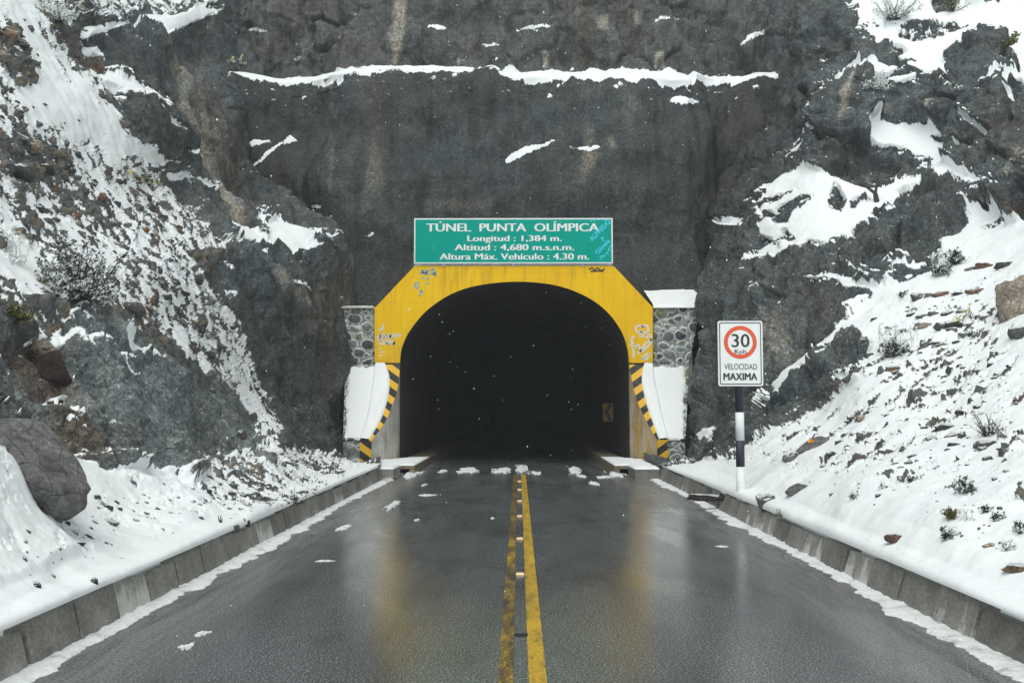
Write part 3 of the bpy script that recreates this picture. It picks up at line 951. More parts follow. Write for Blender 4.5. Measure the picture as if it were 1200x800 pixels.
R_cov = [
    # upper right snowfield
    ([(1000, -20), (1010, -260), (1660, -260), (1660, 200), (1200, 112), (1196, 88), (1188, 70), (1175, 55), (1158, 49), (1130, 56), (1107, 66), (1108, 84), (1118, 100), (1106, 92), (1094, 98), (1100, 85), (1084, 82), (1058, 80), (1074, 71), (1047, 67),
      (1062, 60), (1040, 50), (1028, 55), (1022, 42), (1008, 30)], 0.84, 4),
    ([(1048, 30), (1075, 28), (1112, 26), (1137, 29), (1115, 40), (1095, 49), (1070, 48), (1055, 42)], 0.40, 4),
    ([(1088, -10), (1128, -10), (1122, 14), (1098, 15)], 0.05, 3),
    ([(1130, -10), (1180, -10), (1175, 3), (1150, 9), (1132, 8)], 0.2, 3),
    ([(1000, 30), (1050, 10), (1060, 25), (1020, 48)], 0.62, 5),
    ([(1110, 101), (1120, 106), (1131, 115), (1120, 108)], 0.95, 2),
    (thin([(1152, 100), (1162, 90), (1172, 86), (1180, 92), (1172, 100), (1166, 108)], 6), 0.95, 2),
    (thin([(1176, 92), (1190, 88), (1210, 82)], 7), 0.95, 2), (thin([(1172, 110), (1186, 114), (1196, 125)], 7), 0.95, 2),
    (thin([(990, 10), (1000, 4), (1012, -6)], 5), 0.95, 2),
    # ridge below
    ([(966, 113), (985, 90), (1000, 80), (1024, 68), (1040, 78), (1052, 78), (1050, 83), (1036, 89), (1012, 84), (998, 87), (988, 93), (976, 108)], 0.97, 2),
    ([(1040, 92), (1062, 86), (1074, 84), (1072, 90), (1052, 96), (1038, 95)], 0.95, 2), ([(1004, 104), (1022, 98), (1034, 97), (1030, 104), (1012, 106)], 0.9, 2),
    (thin([(947, 147), (958, 130), (972, 114)], 3.5), 0.95, 1.5), (thin([(930, 173), (942, 160), (956, 150)], 4), 0.95, 1.5), (thin([(922, 184), (933, 176), (943, 168)], 4.5), 0.95, 1.5),
    (thin([(960, 79), (968, 75), (976, 71)], 2.5), 0.9, 1.5), (thin([(966, 94), (973, 89)], 2.5), 0.9, 1.5),
    # middle terrace
    ([(1014, 152), (1022, 142), (1032, 144), (1046, 149), (1075, 150), (1094, 149), (1102, 158), (1090, 163), (1100, 168), (1112, 177), (1103, 182), (1114, 180), (1128, 173), (1122, 182), (1106, 189), (1120, 200), (1132, 205), (1152, 216),
      (1142, 222), (1124, 217), (1104, 218), (1090, 211), (1078, 219), (1062, 216), (1072, 208), (1092, 209), (1095, 200), (1078, 196), (1092, 189), (1074, 184), (1060, 174), (1046, 171), (1034, 171), (1022, 163)], 0.985, 2),
    (thin([(1013, 145), (1022, 141), (1032, 142)], 3), 0.95, 1.5),
    ([(1130, 137), (1136, 135), (1144, 145), (1156, 156), (1164, 163), (1155, 163), (1146, 156), (1132, 152), (1140, 147)], 0.96, 2),
    # lower terrace
    ([(913, 206), (928, 200), (943, 194), (952, 200), (966, 204), (980, 212), (992, 217), (1008, 220), (1024, 219), (1034, 221), (1048, 214), (1060, 212), (1068, 216), (1052, 224), (1056, 234), (1064, 237), (1050, 247), (1030, 248), (1020, 254),
      (1014, 262), (996, 272), (1000, 282), (1008, 295), (996, 288), (988, 278), (976, 280), (964, 288), (946, 284), (926, 291), (912, 302), (898, 300), (888, 308), (878, 307), (892, 294), (904, 281), (890, 276), (886, 264), (904, 250),
      (884, 248), (912, 232), (934, 222), (908, 227), (886, 240), (902, 220)], 0.985, 2.5),
    ([(900, 256), (912, 241), (928, 233), (944, 230), (956, 233), (944, 244), (928, 250), (922, 262), (908, 265)], 0.03, 2.5),
    ([(974, 216), (985, 222), (992, 240), (984, 249), (972, 246), (970, 234)], 0.02, 2.5),
    ([(996, 238), (1008, 232), (1020, 234), (1014, 241), (998, 245)], 0.02, 2.5), ([(902, 287), (914, 273), (922, 271), (930, 280), (912, 290)], 0.02, 2),
    (thin([(882, 231), (896, 222), (912, 212)], 4), 0.95, 1.5),
    ([(836, 263), (858, 258), (876, 257), (868, 268), (852, 267)], 0.95, 2),
    # snow line running into the slope
    ([(936, 327), (958, 323), (982, 325), (1000, 332), (1030, 340), (1050, 333), (1046, 342), (1022, 348), (996, 342), (976, 330)], 0.93, 2.5),
    (thin([(985, 312), (1000, 316), (1012, 326), (1030, 332)], 3), 0.8, 2),
    ([(876, 342), (888, 333), (890, 337), (880, 343)], 0.9, 1.5), ([(1056, 262), (1070, 262), (1072, 267), (1060, 266)], 0.9, 2),
    (thin([(1150, 228), (1164, 232), (1182, 240)], 7), 0.95, 2), (thin([(1145, 222), (1156, 227)], 4), 0.9, 2),
    # the slope
    ([(770, 549), (800, 543), (838, 541), (868, 540), (880, 524), (890, 500), (878, 478), (893, 462), (920, 432), (950, 410), (984, 386), (1014, 356), (1034, 341), (1058, 333), (1090, 320), (1102, 306),
      (1100, 280), (1124, 274), (1140, 258), (1172, 249), (1176, 254), (1150, 270), (1200, 262), (1660, 150), (1660, 1300), (770, 900)], 0.82, 3.5),
    ([(813, 512), (822, 504), (832, 504), (828, 514), (818, 519)], 0.9, 2), ([(862, 535), (878, 522), (880, 540)], 0.9, 3),
    # rock standing out of the slope
    ([(870, 524), (872, 484), (890, 470), (908, 464), (924, 450), (944, 434), (956, 424), (970, 413), (984, 402), (990, 393), (1000, 388), (1008, 396), (1034, 395), (1036, 402), (1016, 414), (1022, 419), (1040, 411), (1042, 424),
      (1024, 440), (1010, 444), (990, 452), (978, 463), (962, 474), (950, 485), (938, 481), (946, 491), (930, 500), (918, 506), (902, 508), (890, 513), (880, 524)], 0.0, 3),
    ([(976, 441), (994, 438), (990, 445), (978, 446)], 0.95, 2), ([(890, 452), (902, 450), (906, 458), (896, 470)], 0.1, 2),
    ([(1004, 300), (1050, 290), (1096, 296), (1090, 318), (1058, 326), (1010, 310)], 0.05, 4),
    ([(1045, 312), (1080, 310), (1076, 318), (1052, 320)], 0.8, 3),
    # stonier parts of the slope
    ([(1030, 345), (1200, 325), (1200, 460), (1060, 470), (1000, 430)], 0.72, 14),
    ([(930, 500), (1000, 470), (1040, 460), (1200, 460), (1200, 540), (1000, 545), (900, 545)], 0.74, 12),
    ([(880, 520), (905, 505), (915, 515), (880, 550), (868, 545)], 0.74, 6),
    ([(1130, 300), (1200, 285), (1200, 330), (1120, 340)], 0.8, 8),
    ([(770, 556), (880, 590), (1000, 640), (1200, 735), (1660, 980), (1660, 860), (1200, 655), (1000, 600), (890, 575)], 1.0, 10),
]
R_scree = [([(880, 520), (1040, 400), (1200, 300), (1660, 200), (1660, 700), (1200, 600), (900, 545)], 0.6, 14)]
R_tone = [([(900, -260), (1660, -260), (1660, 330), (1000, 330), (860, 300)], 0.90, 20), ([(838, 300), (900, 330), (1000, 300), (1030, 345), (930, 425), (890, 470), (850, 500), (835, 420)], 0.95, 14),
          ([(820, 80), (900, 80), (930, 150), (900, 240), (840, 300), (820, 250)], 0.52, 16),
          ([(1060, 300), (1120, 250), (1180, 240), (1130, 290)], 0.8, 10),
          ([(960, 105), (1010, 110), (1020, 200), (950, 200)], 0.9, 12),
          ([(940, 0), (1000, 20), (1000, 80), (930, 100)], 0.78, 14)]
R_brown = [([(820, 90), (900, 90), (880, 220), (830, 300)], 0.16, 16), ([(940, 340), (980, 330), (975, 385), (945, 380)], 0.16, 10), ([(1180, 250), (1200, 248), (1200, 265), (1180, 262)], 0.7, 4)]
R_pale = [(thin([(997, 92), (992, 120), (986, 150)], 9), 1.0, 3), (thin([(1022, 185), (1020, 200), (1018, 212)], 8), 0.9, 3), (thin([(1104, 115), (1102, 130), (1100, 140)], 9), 0.9, 3),
          ([(1180, 180), (1200, 170), (1205, 230), (1188, 220)], 0.8, 5), ([(1030, 118), (1042, 118), (1044, 134), (1030, 134)], 0.6, 4), ([(860, 380), (920, 360), (930, 410), (890, 430)], 0.4, 12)]
hillside("right_hillside", 1, R_ctrl, R_cov, R_tone, R_brown, R_pale, R_scree, 0.0, (-0.55, -0.3, -0.35), None)


# the cut rock wall above the portal ------------------------------------------
def back_cliff():
    xs = np.arange(-19, 18.5, 0.065)
    prof = [(37.4, -0.6), (37.5, 2.0), (37.9, 7.0), (38.7, 12.0), (39.5, 14.75), (39.9, 15.2), (41.0, 15.85), (42.2, 16.45), (42.7, 17.2), (44.0, 22.0), (46.5, 30.0), (50, 36.0)]
    pr = np.array(prof)
    L = np.concatenate([[0], np.cumsum(np.hypot(np.diff(pr[:, 0]), np.diff(pr[:, 1])))])
    s = np.concatenate([np.arange(0, 25.2, 0.06), np.arange(25.2, L[-1], 0.35)])
    y = np.interp(s, L, pr[:, 0]); z = np.interp(s, L, pr[:, 1])
    X, Yg = np.meshgrid(xs, y); Z = np.broadcast_to(z[:, None], X.shape).copy()
    Sg = np.broadcast_to(s[:, None], X.shape)
    P = np.stack([X, Yg, Z], -1)
    P[..., 1] += 1.3 * sstep(6.8, 9.0, np.abs(P[..., 0] + .3)) * sstep(3.0, 6.0, P[..., 2])
    N = normals(P)
    fl = P.reshape(-1, 3)
    sl = Sg.reshape(-1)
    lip, back = L[5], L[7]
    # the berm rises and falls along the wall
    x1 = fl[:, 0]
    wav = np.interp(x1, [-19, -12, -9.5, -5, -1.5, -1.0, -.4, 3, 7.2, 7.4, 9, 10.5, 18], [.9, .7, .5, .5, .5, .62, .32, .30, .22, .62, .55, .7, 1.0]) + 0.10 * fbm(np.stack([x1 * 1.2, x1 * 0, x1 * 0], -1), 3)
    fl[:, 2] += wav * sstep(9.0, lip, sl) * (1 - 0.9 * sstep(lip + .3, back, sl))
    up = sstep(back - 0.2, back + 1.0, sl)
    big = fbm(fl * 0.22 + 8, 3) * 1.0 + fbm(fl * np.array([0.55, .5, 0.10]) + 21, 4, 0.55) * 0.55
    med = fbm(fl * 0.7 + 4, 4, 0.55) * 0.20
    fine = fbm(fl * 3.0, 4, 0.6) * 0.045
    wpb = fl + 0.5 * np.stack([fbm(fl * 0.9 + k * 7, 3) for k in range(3)], -1)
    e1, e2, er = cell(wpb * np.array([0.5, 0.5, 0.4]))
    rug = fbm(fl * np.array([0.8, .8, 0.3]) + 2, 5, 0.6) * 0.7 + (er - .5) * 0.7 * sstep(0, .16, e2 - e1) - .15 * sstep(.1, 0, e2 - e1)
    berm = sstep(lip - 0.3, lip + 0.1, sl) * (1 - sstep(back - 0.2, back + 0.2, sl))
    disp = (big + med + fine) * (1 - 0.7 * berm) + up * rug
    near_portal = sstep(7.5, 5.5, np.abs(fl[:, 0] + .15)) * sstep(9, 7, fl[:, 2])
    disp = disp * (1 - near_portal) - 0.5 * near_portal * 0
    Pd = fl + N.reshape(-1, 3) * disp[:, None]
    px, py = proj(Pd)
    wob = 3.2 * fbm(fl * 1.6, 4, 0.62)
    cov = np.zeros(len(fl))
    wl = fbm(fl * np.array([1.1, 1, 1]) + 3, 4, 0.6)
    cov = np.maximum(cov, sstep(lip - 0.22 + wl * 0.9, lip - 0.02 + wl * 0.9, sl) * (1 - sstep(back + 0.05 + wl * .3, back + 0.3 + wl * .3, sl)))
    cov = np.where((px > 555) & (px < 592), cov * 0.6, cov)
    cov *= np.where(px < 590, 0.74, 0.98) - 0.25 * np.clip(fbm(fl * np.array([.8, 1, 1]) + 44, 3), 0, 1)
    cov = np.where((sl > lip - 1.2) & (sl < back + .8), np.maximum(cov, 0.22), cov)
    pol = [([(283, 171), (296, 166), (320, 167), (306, 171), (292, 174)], .95, 2), (thin([(297, 197), (316, 180), (332, 166)], 5), .95, 1.5), ([(330, 170), (340, 160), (348, 167), (338, 170)], .95, 2),
           ([(296, 241), (312, 238), (324, 243), (342, 238), (332, 248), (314, 250), (302, 246)], .95, 2), (thin([(340, 238), (350, 232)], 3), .9, 1.5), ([(362, 245), (370, 240), (378, 241), (374, 246)], .95, 2),
           ([(592, 191), (600, 182), (618, 174), (652, 166), (640, 172), (622, 180), (606, 188), (594, 193)], .97, 2), (thin([(664, 174), (690, 176), (722, 172)], 3), .8, 1.5), (thin([(575, 183), (588, 184)], 2.5), .8, 1.5),
           ([(783, 121), (796, 115), (826, 122), (800, 124)], .9, 2), ([(424, 278), (434, 274), (440, 276), (430, 280)], .9, 2),
           (thin([(284, 37), (298, 35), (314, 38)], 6), .95, 2), (thin([(500, 32), (511, 33), (523, 35)], 4), .95, 1.5), (thin([(602, 39), (622, 33), (652, 31)], 5), .95, 1.5), (thin([(622, 36), (642, 41)], 3), .9, 1.5),
           (thin([(565, 55), (578, 53), (592, 55)], 4), .95, 1.5), (thin([(566, 73), (590, 69)], 3), .8, 1.5), (thin([(768, 27), (776, 21), (796, 25)], 4), .9, 1.5), (thin([(415, 19), (420, 20)], 3), .9, 1),
           (thin([(486, 18), (494, 21)], 3), .9, 1), (thin([(866, 55), (882, 44), (900, 38), (922, 40), (938, 36)], 5), .97, 2), (thin([(910, 22), (922, 13), (936, 8)], 6), .97, 2), (thin([(938, 55), (944, 40)], 6), .9, 2),
           ([(925, 0), (948, -6), (955, 10), (940, 4)], .8, 3), (thin([(180, -2), (200, 4), (225, 2)], 5), .9, 2), (thin([(330, -4), (350, 2)], 4), .9, 2)]
    cov = paint(px + wob, py + wob * 0.6, cov, pol)
    n = 0.5 + 0.8 * fbm(fl * np.array([2.0, 3, 3]) + 3, 4, 0.6)
    snow = 0.5 + (cov - n) * 1.3
    snow = np.where(cov < 0.02, 0.05, snow)
    Pd[:, 2] += 0.12 * sstep(.45, .7, snow)
    tone = paint(px, py, np.where(sl > back, 0.88, 0.50), [([(395, 80), (450, 80), (450, 250), (400, 250)], 0.64, 25), ([(830, 80), (930, 80), (900, 320), (820, 320)], 0.38, 25),
                                                          ([(280, 90), (340, 90), (345, 250), (290, 250)], 0.38, 20), ([(650, 100), (750, 100), (740, 250), (660, 250)], 0.60, 25), ([(470, 120), (580, 120), (590, 250), (480, 250)], .52, 30)])
    tone = np.clip(tone * (1 + 0.45 * fbm(fl * 9 + 20, 3, 0.65) + 0.4 * fbm(fl * np.array([1.6, 1.6, .5]) + 33, 4, .6)), .3, 2.4)
    brown = paint(px, py, np.where(sl > back, 0.13, 0.0), [([(425, 80), (455, 80), (452, 210), (430, 210)], .3, 12), ([(290, 180), (345, 190), (345, 240), (300, 240)], .25, 12), ([(830, 90), (900, 90), (890, 200), (830, 230)], .2, 20),
                                                          ([(670, 0), (690, 0), (685, 78), (675, 78)], .5, 6)])
    pale = paint(px + wob, py, np.zeros(len(fl)), [(thin([(472, -40), (468, 20), (464, 50), (462, 76)], 16), 1.0, 3), ([(698, 20), (712, 18), (712, 34), (700, 34)], 1, 3), ([(742, 12), (752, 12), (752, 28), (744, 28)], .7, 3),
                                                   ([(768, 60), (778, 60), (778, 80), (766, 80)], 1.0, 2), ([(636, 60), (642, 60), (642, 80), (637, 80)], 1.0, 2), (thin([(388, 95), (390, 140), (386, 240)], 9), .45, 4),
                                                   (thin([(690, 150), (692, 180), (684, 212)], 16), .75, 7), (thin([(730, 98), (740, 120), (736, 150)], 18), .35, 8), (thin([(436, 160), (440, 215), (425, 250)], 22), .35, 8),
                                                   ([(500, 235), (580, 232), (575, 250), (500, 246)], .35, 5), ([(710, 170), (718, 158), (722, 176)], .8, 4), (thin([(310, 50), (308, 75)], 8), .5, 4), (thin([(318, -20), (312, 60)], 8), .6, 4)])
    keep = ~((np.abs(Pd[:, 0] + 0.15) < 4.75) & (Pd[:, 2] < 6.75) & (np.abs(Pd[:, 0] + .15) + Pd[:, 2] < 10.0))
    o = grid_obj("rock_face", Pd.reshape(P.shape), M['terrain'], keep=keep.reshape(X.shape), attrs=dict(snow=snow, scree=np.zeros(len(fl)), tone=tone, brown=brown, pale=pale))
    tag(o, kind='structure')
    SHEETS.append((px, py, Pd, normals(Pd.reshape(P.shape)).reshape(-1, 3)))


back_cliff()

# ------------------------------------------------------------------ ground, road, kerbs
mesh_obj("ground", [(-400, -400, -0.45), (400, -400, -0.45), (400, 400, -0.45), (-400, 400, -0.45)], [(0, 1, 2, 3)], M['snow'])['kind'] = 'structure'
ry = np.concatenate([np.arange(-14, 60, 0.5), np.arange(60, 151, 5)])
rx = np.linspace(-4.35, 4.5, 19)
RX, RY = np.meshgrid(rx, ry)
crown = 0.0 * RX
tag(grid_obj("road", np.stack([RX, RY, crown], -1), M['asphalt']), kind='structure')
for nm, xa, xb, mt in (("road_line", -0.165, -0.045, 'line_worn'), ("road_line", 0.075, 0.215, 'line')):
    ys = np.arange(-14, 31.6, 0.2)
    jit = 0.006 * perlin(np.stack([ys * 3, ys * 0 + xa, ys * 0], -1))
    V = [(xa + j, y_, 0.004) for y_, j in zip(ys, jit)] + [(xb + j, y_, 0.004) for y_, j in zip(ys, jit)]
    n_ = len(ys)
    tag(mesh_obj(nm, V, [(i, i + n_, i + n_ + 1, i + 1) for i in range(n_ - 1)], M[mt]), kind='structure')

# verges behind the camera, so the kerbs stand against ground there too
for sgn, kx in ((-1, KX_L), (1, KX_R)):
    V = []
    for y_ in (-14, -6, 0, 3.5, 4.7):
        for k, (dx, z_) in enumerate(((0, KZ), (1.6, 0.55), (4, 1.6), (9, 6))):
            V.append((kx + sgn * dx, y_, z_))
    Fc = [(r * 4 + c, r * 4 + c + 1, (r + 1) * 4 + c + 1, (r + 1) * 4 + c) for r in range(4) for c in range(3)]
    tag(mesh_obj("snow_bank", V, Fc, M['snow'], smooth=True), kind='structure')


def kerb(side):
    root = empty("left_kerb" if side < 0 else "right_kerb", (0, 0, 0))
    tag(root, kind='structure')
    xb = -3.93 if side < 0 else 4.06       # foot of the sloping face
    xt = -4.01 if side < 0 else 4.16
    xk = KX_L - 0.16 if side < 0 else KX_R + 0.16
    y = -8.0
    k = 0
    while y < (28.6 if side < 0 else 30.6):
        L = 0.90 + random.uniform(-0.02, 0.02)
        if side > 0 and 20.4 < y < 22.2:       # gap where the kerb is broken behind the long stone
            y += L; continue
        bm = bmesh.new()
        g = 0.022
        dz = random.uniform(-0.015, 0.01); dx = random.uniform(-0.01, 0.01)
        ring = [(xb, -0.05), (xb, 0.03), (xt, 0.345), (xk, 0.30), (xk, -0.05)]
        a = [bm.verts.new((x + dx, -L / 2 + g, z + dz)) for x, z in ring]
        c = [bm.verts.new((x + dx, L / 2 - g, z + dz)) for x, z in ring]
        bm.faces.new(a); bm.faces.new(c[::-1])
        for i in range(5):
            bm.faces.new((a[i], a[(i + 1) % 5], c[(i + 1) % 5], c[i]))
        bmesh.ops.bevel(bm, geom=list(bm.edges), offset=0.012, segments=1, affect='EDGES')
        o = bm_obj("kerb_block", bm, M['kerb'], root)
        o.location = (0, y + L / 2, 0)
        o.rotation_euler = (0, random.uniform(-.01, .01), random.uniform(-.006, .006))
        y += L; k += 1
    return root


kerb(-1); kerb(1)


def snow_ribbon(name, side, y0, y1, xin, wfun, thick=0.035):
    """snow lying along the foot of a kerb, with a ragged edge to the road"""
    ys = np.arange(y0, y1, 0.05)
    cols = np.linspace(0, 1, 14)
    nn = perlin(np.stack([ys * 1.3, ys * 0, ys * 0 + side], -1)) * 0.5 + perlin(np.stack([ys * 5, ys * 0, ys * 0 + side * 3], -1)) * 0.25 + perlin(np.stack([ys * 14, ys * 0, ys * 0 + side * 5], -1)) * .12
    w = np.maximum(0.015, wfun(ys) * (0.95 + 1.35 * nn))
    X = xin - side * w[:, None] * cols[None]
    Yg = np.broadcast_to(ys[:, None], X.shape)
    prof = np.sqrt(np.clip(1 - cols ** 2.5, 0, 1))
    q = np.stack([X.reshape(-1) * 6, Yg.reshape(-1) * 6, X.reshape(-1) * 0], -1)
    h = (thick * (0.8 + 0.9 * fbm(q, 3).reshape(X.shape))) * prof[None] + 0.002 - 0.012 * cols[None] ** 6
    P = np.stack([X, Yg, h], -1)
    o = grid_obj(name, P, M['slush'], flip=(side > 0))
    return tag(o, kind='stuff')


snow_ribbon("roadside_snow", -1, -8, 29.5, -3.96, lambda y: 0.26 + 0.05 * np.sin(y * 0.5))
snow_ribbon("roadside_snow", 1, -8, 31.0, 4.09, lambda y: 0.24 + 0.05 * np.sin(y * 0.7 + 1))


# ------------------------------------------------------------------ stones
def rock_mesh(seed, flat=0.75):
    r = np.random.default_rng(seed)
    bm = bmesh.new()
    bmesh.ops.create_icosphere(bm, subdivisions=4, radius=1.0)
    P = np.array([v.co[:] for v in bm.verts])
    for _ in range(16):
        n = r.normal(size=3); n /= np.linalg.norm(n)
        d = r.uniform(0.55, 0.88)
        k = P @ n - d
        P = P - np.clip(k, 0, None)[:, None] * n * 0.93
    e1, e2, er = cell(P * 1.7 + seed)
    P = P * (1 + 0.10 * fbm(P * 1.6 + seed * 3.1, 3)[:, None] + 0.06 * fbm(P * 5 + seed, 4, .6)[:, None] + ((er - .5) * 0.16 * sstep(0, .15, e2 - e1) - 0.05 * sstep(.1, 0, e2 - e1))[:, None])
    P[:, 2] *= flat
    for v, p in zip(bm.verts, P): v.co = p
    me = bpy.data.meshes.new("rock")
    bm.to_mesh(me); bm.free()
    me.polygons.foreach_set('use_smooth', [True] * len(me.polygons))
    me.materials.append(M['rock_dark'])
    return me


ROCKS = [rock_mesh(s, f) for s, f in zip(range(10), (0.75, 0.6, 0.9, 0.5, 0.7, 0.8, 0.55, 0.65, 1.0, 0.7))]


def rock(px, py, w, h, mat, label, cat='rock', group=None, name='rock', seed=None, bury=0.35, lean=0.0, depth=None, normal=None):
    """a stone seen w x h pixels large at (px, py) in the photograph, bedded in the ground there"""
    p, n = ground_at(px, py)
    s = p[1] / F
    sx, sz = w * s / 2 / 0.85, h * s / 2 / 0.7
    me = ROCKS[(seed if seed is not None else random.randrange(10)) % 10]
    o = bpy.data.objects.new(name, me)
    COL.objects.link(o)
    o.material_slots[0].link = 'OBJECT'
    o.material_slots[0].material = M[mat]
    dy = (sx + sz) * 0.5 * random.uniform(0.8, 1.1)
    o.scale = (sx, dy, sz / 0.75)
    o.rotation_euler = (random.uniform(-.2, .2), lean, random.uniform(-.35, .35))
    c = p - n * min(sz, dy) * bury
    o.location = c
    tag(o, label, cat, group)
    return o


G_LS, G_LV, G_RS, G_RF = ("loose stones on the left scree slope", "stones in the snow at the foot of the left cliff", "dark stones on the right snow slope", "small stones on the right verge")
# stones that can be told apart
rock(14, 520, 200, 88, 'boulder_grey', 'huge rounded grey boulder beside the road at the foot of the left slope', 'boulder', name='boulder', seed=7, bury=0.42, lean=0.42)
rock(54, 434, 56, 62, 'boulder_brown', 'dark brown boulder under a pale beige slab in the left bank', 'boulder', name='boulder', seed=8, bury=0.30)
rock(46, 406, 50, 20, 'boulder_beige', 'pale beige slab capping the dark brown boulder', 'rock', seed=1, bury=-0.15, lean=0.5)
rock(1195, 358, 56, 66, 'boulder_beige', 'big beige boulder beside the stone steps', 'boulder', name='boulder', seed=5, bury=0.25)
rock(1200, 384, 44, 22, 'rock_dark', 'dark low rock directly below the big beige boulder', seed=4)
rock(932, 573, 38, 20, 'boulder_grey', 'wide grey boulder with a bluish streak near the speed sign', 'boulder', name='boulder', seed=7, bury=0.2)
rock(895, 585, 21, 15, 'rock_grey', 'pinkish grey rock between the speed sign and the wide grey boulder', seed=8, bury=0.2)
rock(1050, 629, 30, 16, 'rock_brown', 'rusty brown rock alone in the clean snow by the right kerb', seed=3, bury=0.2)
rock(1161, 636, 17, 10, 'rock_orange', 'small bright orange rock on the right verge', seed=6, bury=0.2)
rock(1194, 662, 44, 12, 'rock_brown', 'long reddish brown stone at the lower right edge of the verge', seed=1, bury=0.2)
rock(1147, 617, 6, 4, 'rock_orange', 'tiny orange stone above the bright orange rock', seed=2)
rock(1007, 491, 12, 10, 'rock_beige', 'squarish ochre stone on the right snow slope', seed=8, bury=0.2)
r_orange = rock(955, 521, 50, 26, 'boulder_grey', 'long tilted grey slab of rock with an orange paint mark', 'boulder', name='boulder', seed=4, bury=0.35, lean=-0.55)
rock(926, 537, 26, 16, 'rock_grey', 'grey rock at the lower end of the orange marked slab', seed=5, bury=0.3, lean=-0.6)
rock(1108, 499, 26, 15, 'rock_dark', 'largest dark rock of the cluster left of the snowy twig shrub', seed=0, bury=0.2)
rock(1093, 511, 16, 10, 'rock_dark', 'pointed dark rock lowest at the left of the cluster near the twig shrub', seed=6, bury=0.2)
rock(1115, 508, 16, 14, 'rock_dark', 'upright dark rock in the middle of the cluster near the twig shrub', seed=3, bury=0.2, lean=-0.5)
rock(1127, 510, 9, 14, 'rock_dark', 'narrow dark rock at the right of the cluster near the twig shrub', seed=9, bury=0.2)
rock(1118, 519, 18, 7, 'rock_dark', 'flat dark rock at the bottom of the cluster near the twig shrub', seed=1, bury=0.2)
rock(1150, 520, 30, 14, 'rock_dark', 'dark sloping rock right under the snowy twig shrub', seed=7, bury=0.2, lean=-0.4)
rock(1046, 430, 20, 12, 'rock_brown', 'reddish brown rock at the end of the outcrop on the right slope', seed=4, bury=0.2)
rock(1031, 434, 9, 12, 'rock_grey', 'round frosted grey stone beside the reddish brown rock', seed=2, bury=0.2)
# stone steps
steps = [
    ([(1074, 348, 15, 12, 'rock_grey'), (1087, 345, 12, 9, 'rock_grey'), (1100, 344, 24, 10, 'rock_brown'), (1122, 342, 16, 8, 'rock_dark'), (1141, 339, 28, 9, 'rock_brown')], 'second step from the top'),
    ([(1068, 366, 16, 6, 'rock_dark'), (1080, 368, 20, 7, 'rock_dark'), (1094, 366, 14, 7, 'rock_grey'), (1110, 365, 22, 7, 'rock_dark'), (1126, 363, 14, 6, 'rock_grey')], 'third step from the top'),
    ([(1082, 380, 24, 11, 'rock_beige'), (1100, 381, 14, 7, 'rock_dark'), (1115, 379, 24, 10, 'rock_dark')], 'fourth step from the top'),
    ([(1092, 400, 12, 6, 'rock_grey'), (1104, 401, 18, 6, 'rock_beige'), (1121, 399, 12, 4, 'rock_dark')], 'lowest step'),
    ([(1136, 314, 16, 10, 'rock_grey'), (1152, 310, 24, 12, 'rock_brown'), (1178, 308, 32, 10, 'rock_dark')], 'top step'),
]
posn = ['first', 'second', 'third', 'fourth', 'fifth']
for row, nm in steps:
    for k, (a, b_, w, h, mt) in enumerate(row):
        rock(a, b_, w, h, mt, f'flat stone, {posn[k]} from the left in the {nm} on right slope'.replace('from the top', 'down').replace('top step', 'uppermost step'), 'step stone', 'stones edging the hillside steps', name='step_stone', bury=0.2, lean=random.uniform(-.1, .05))
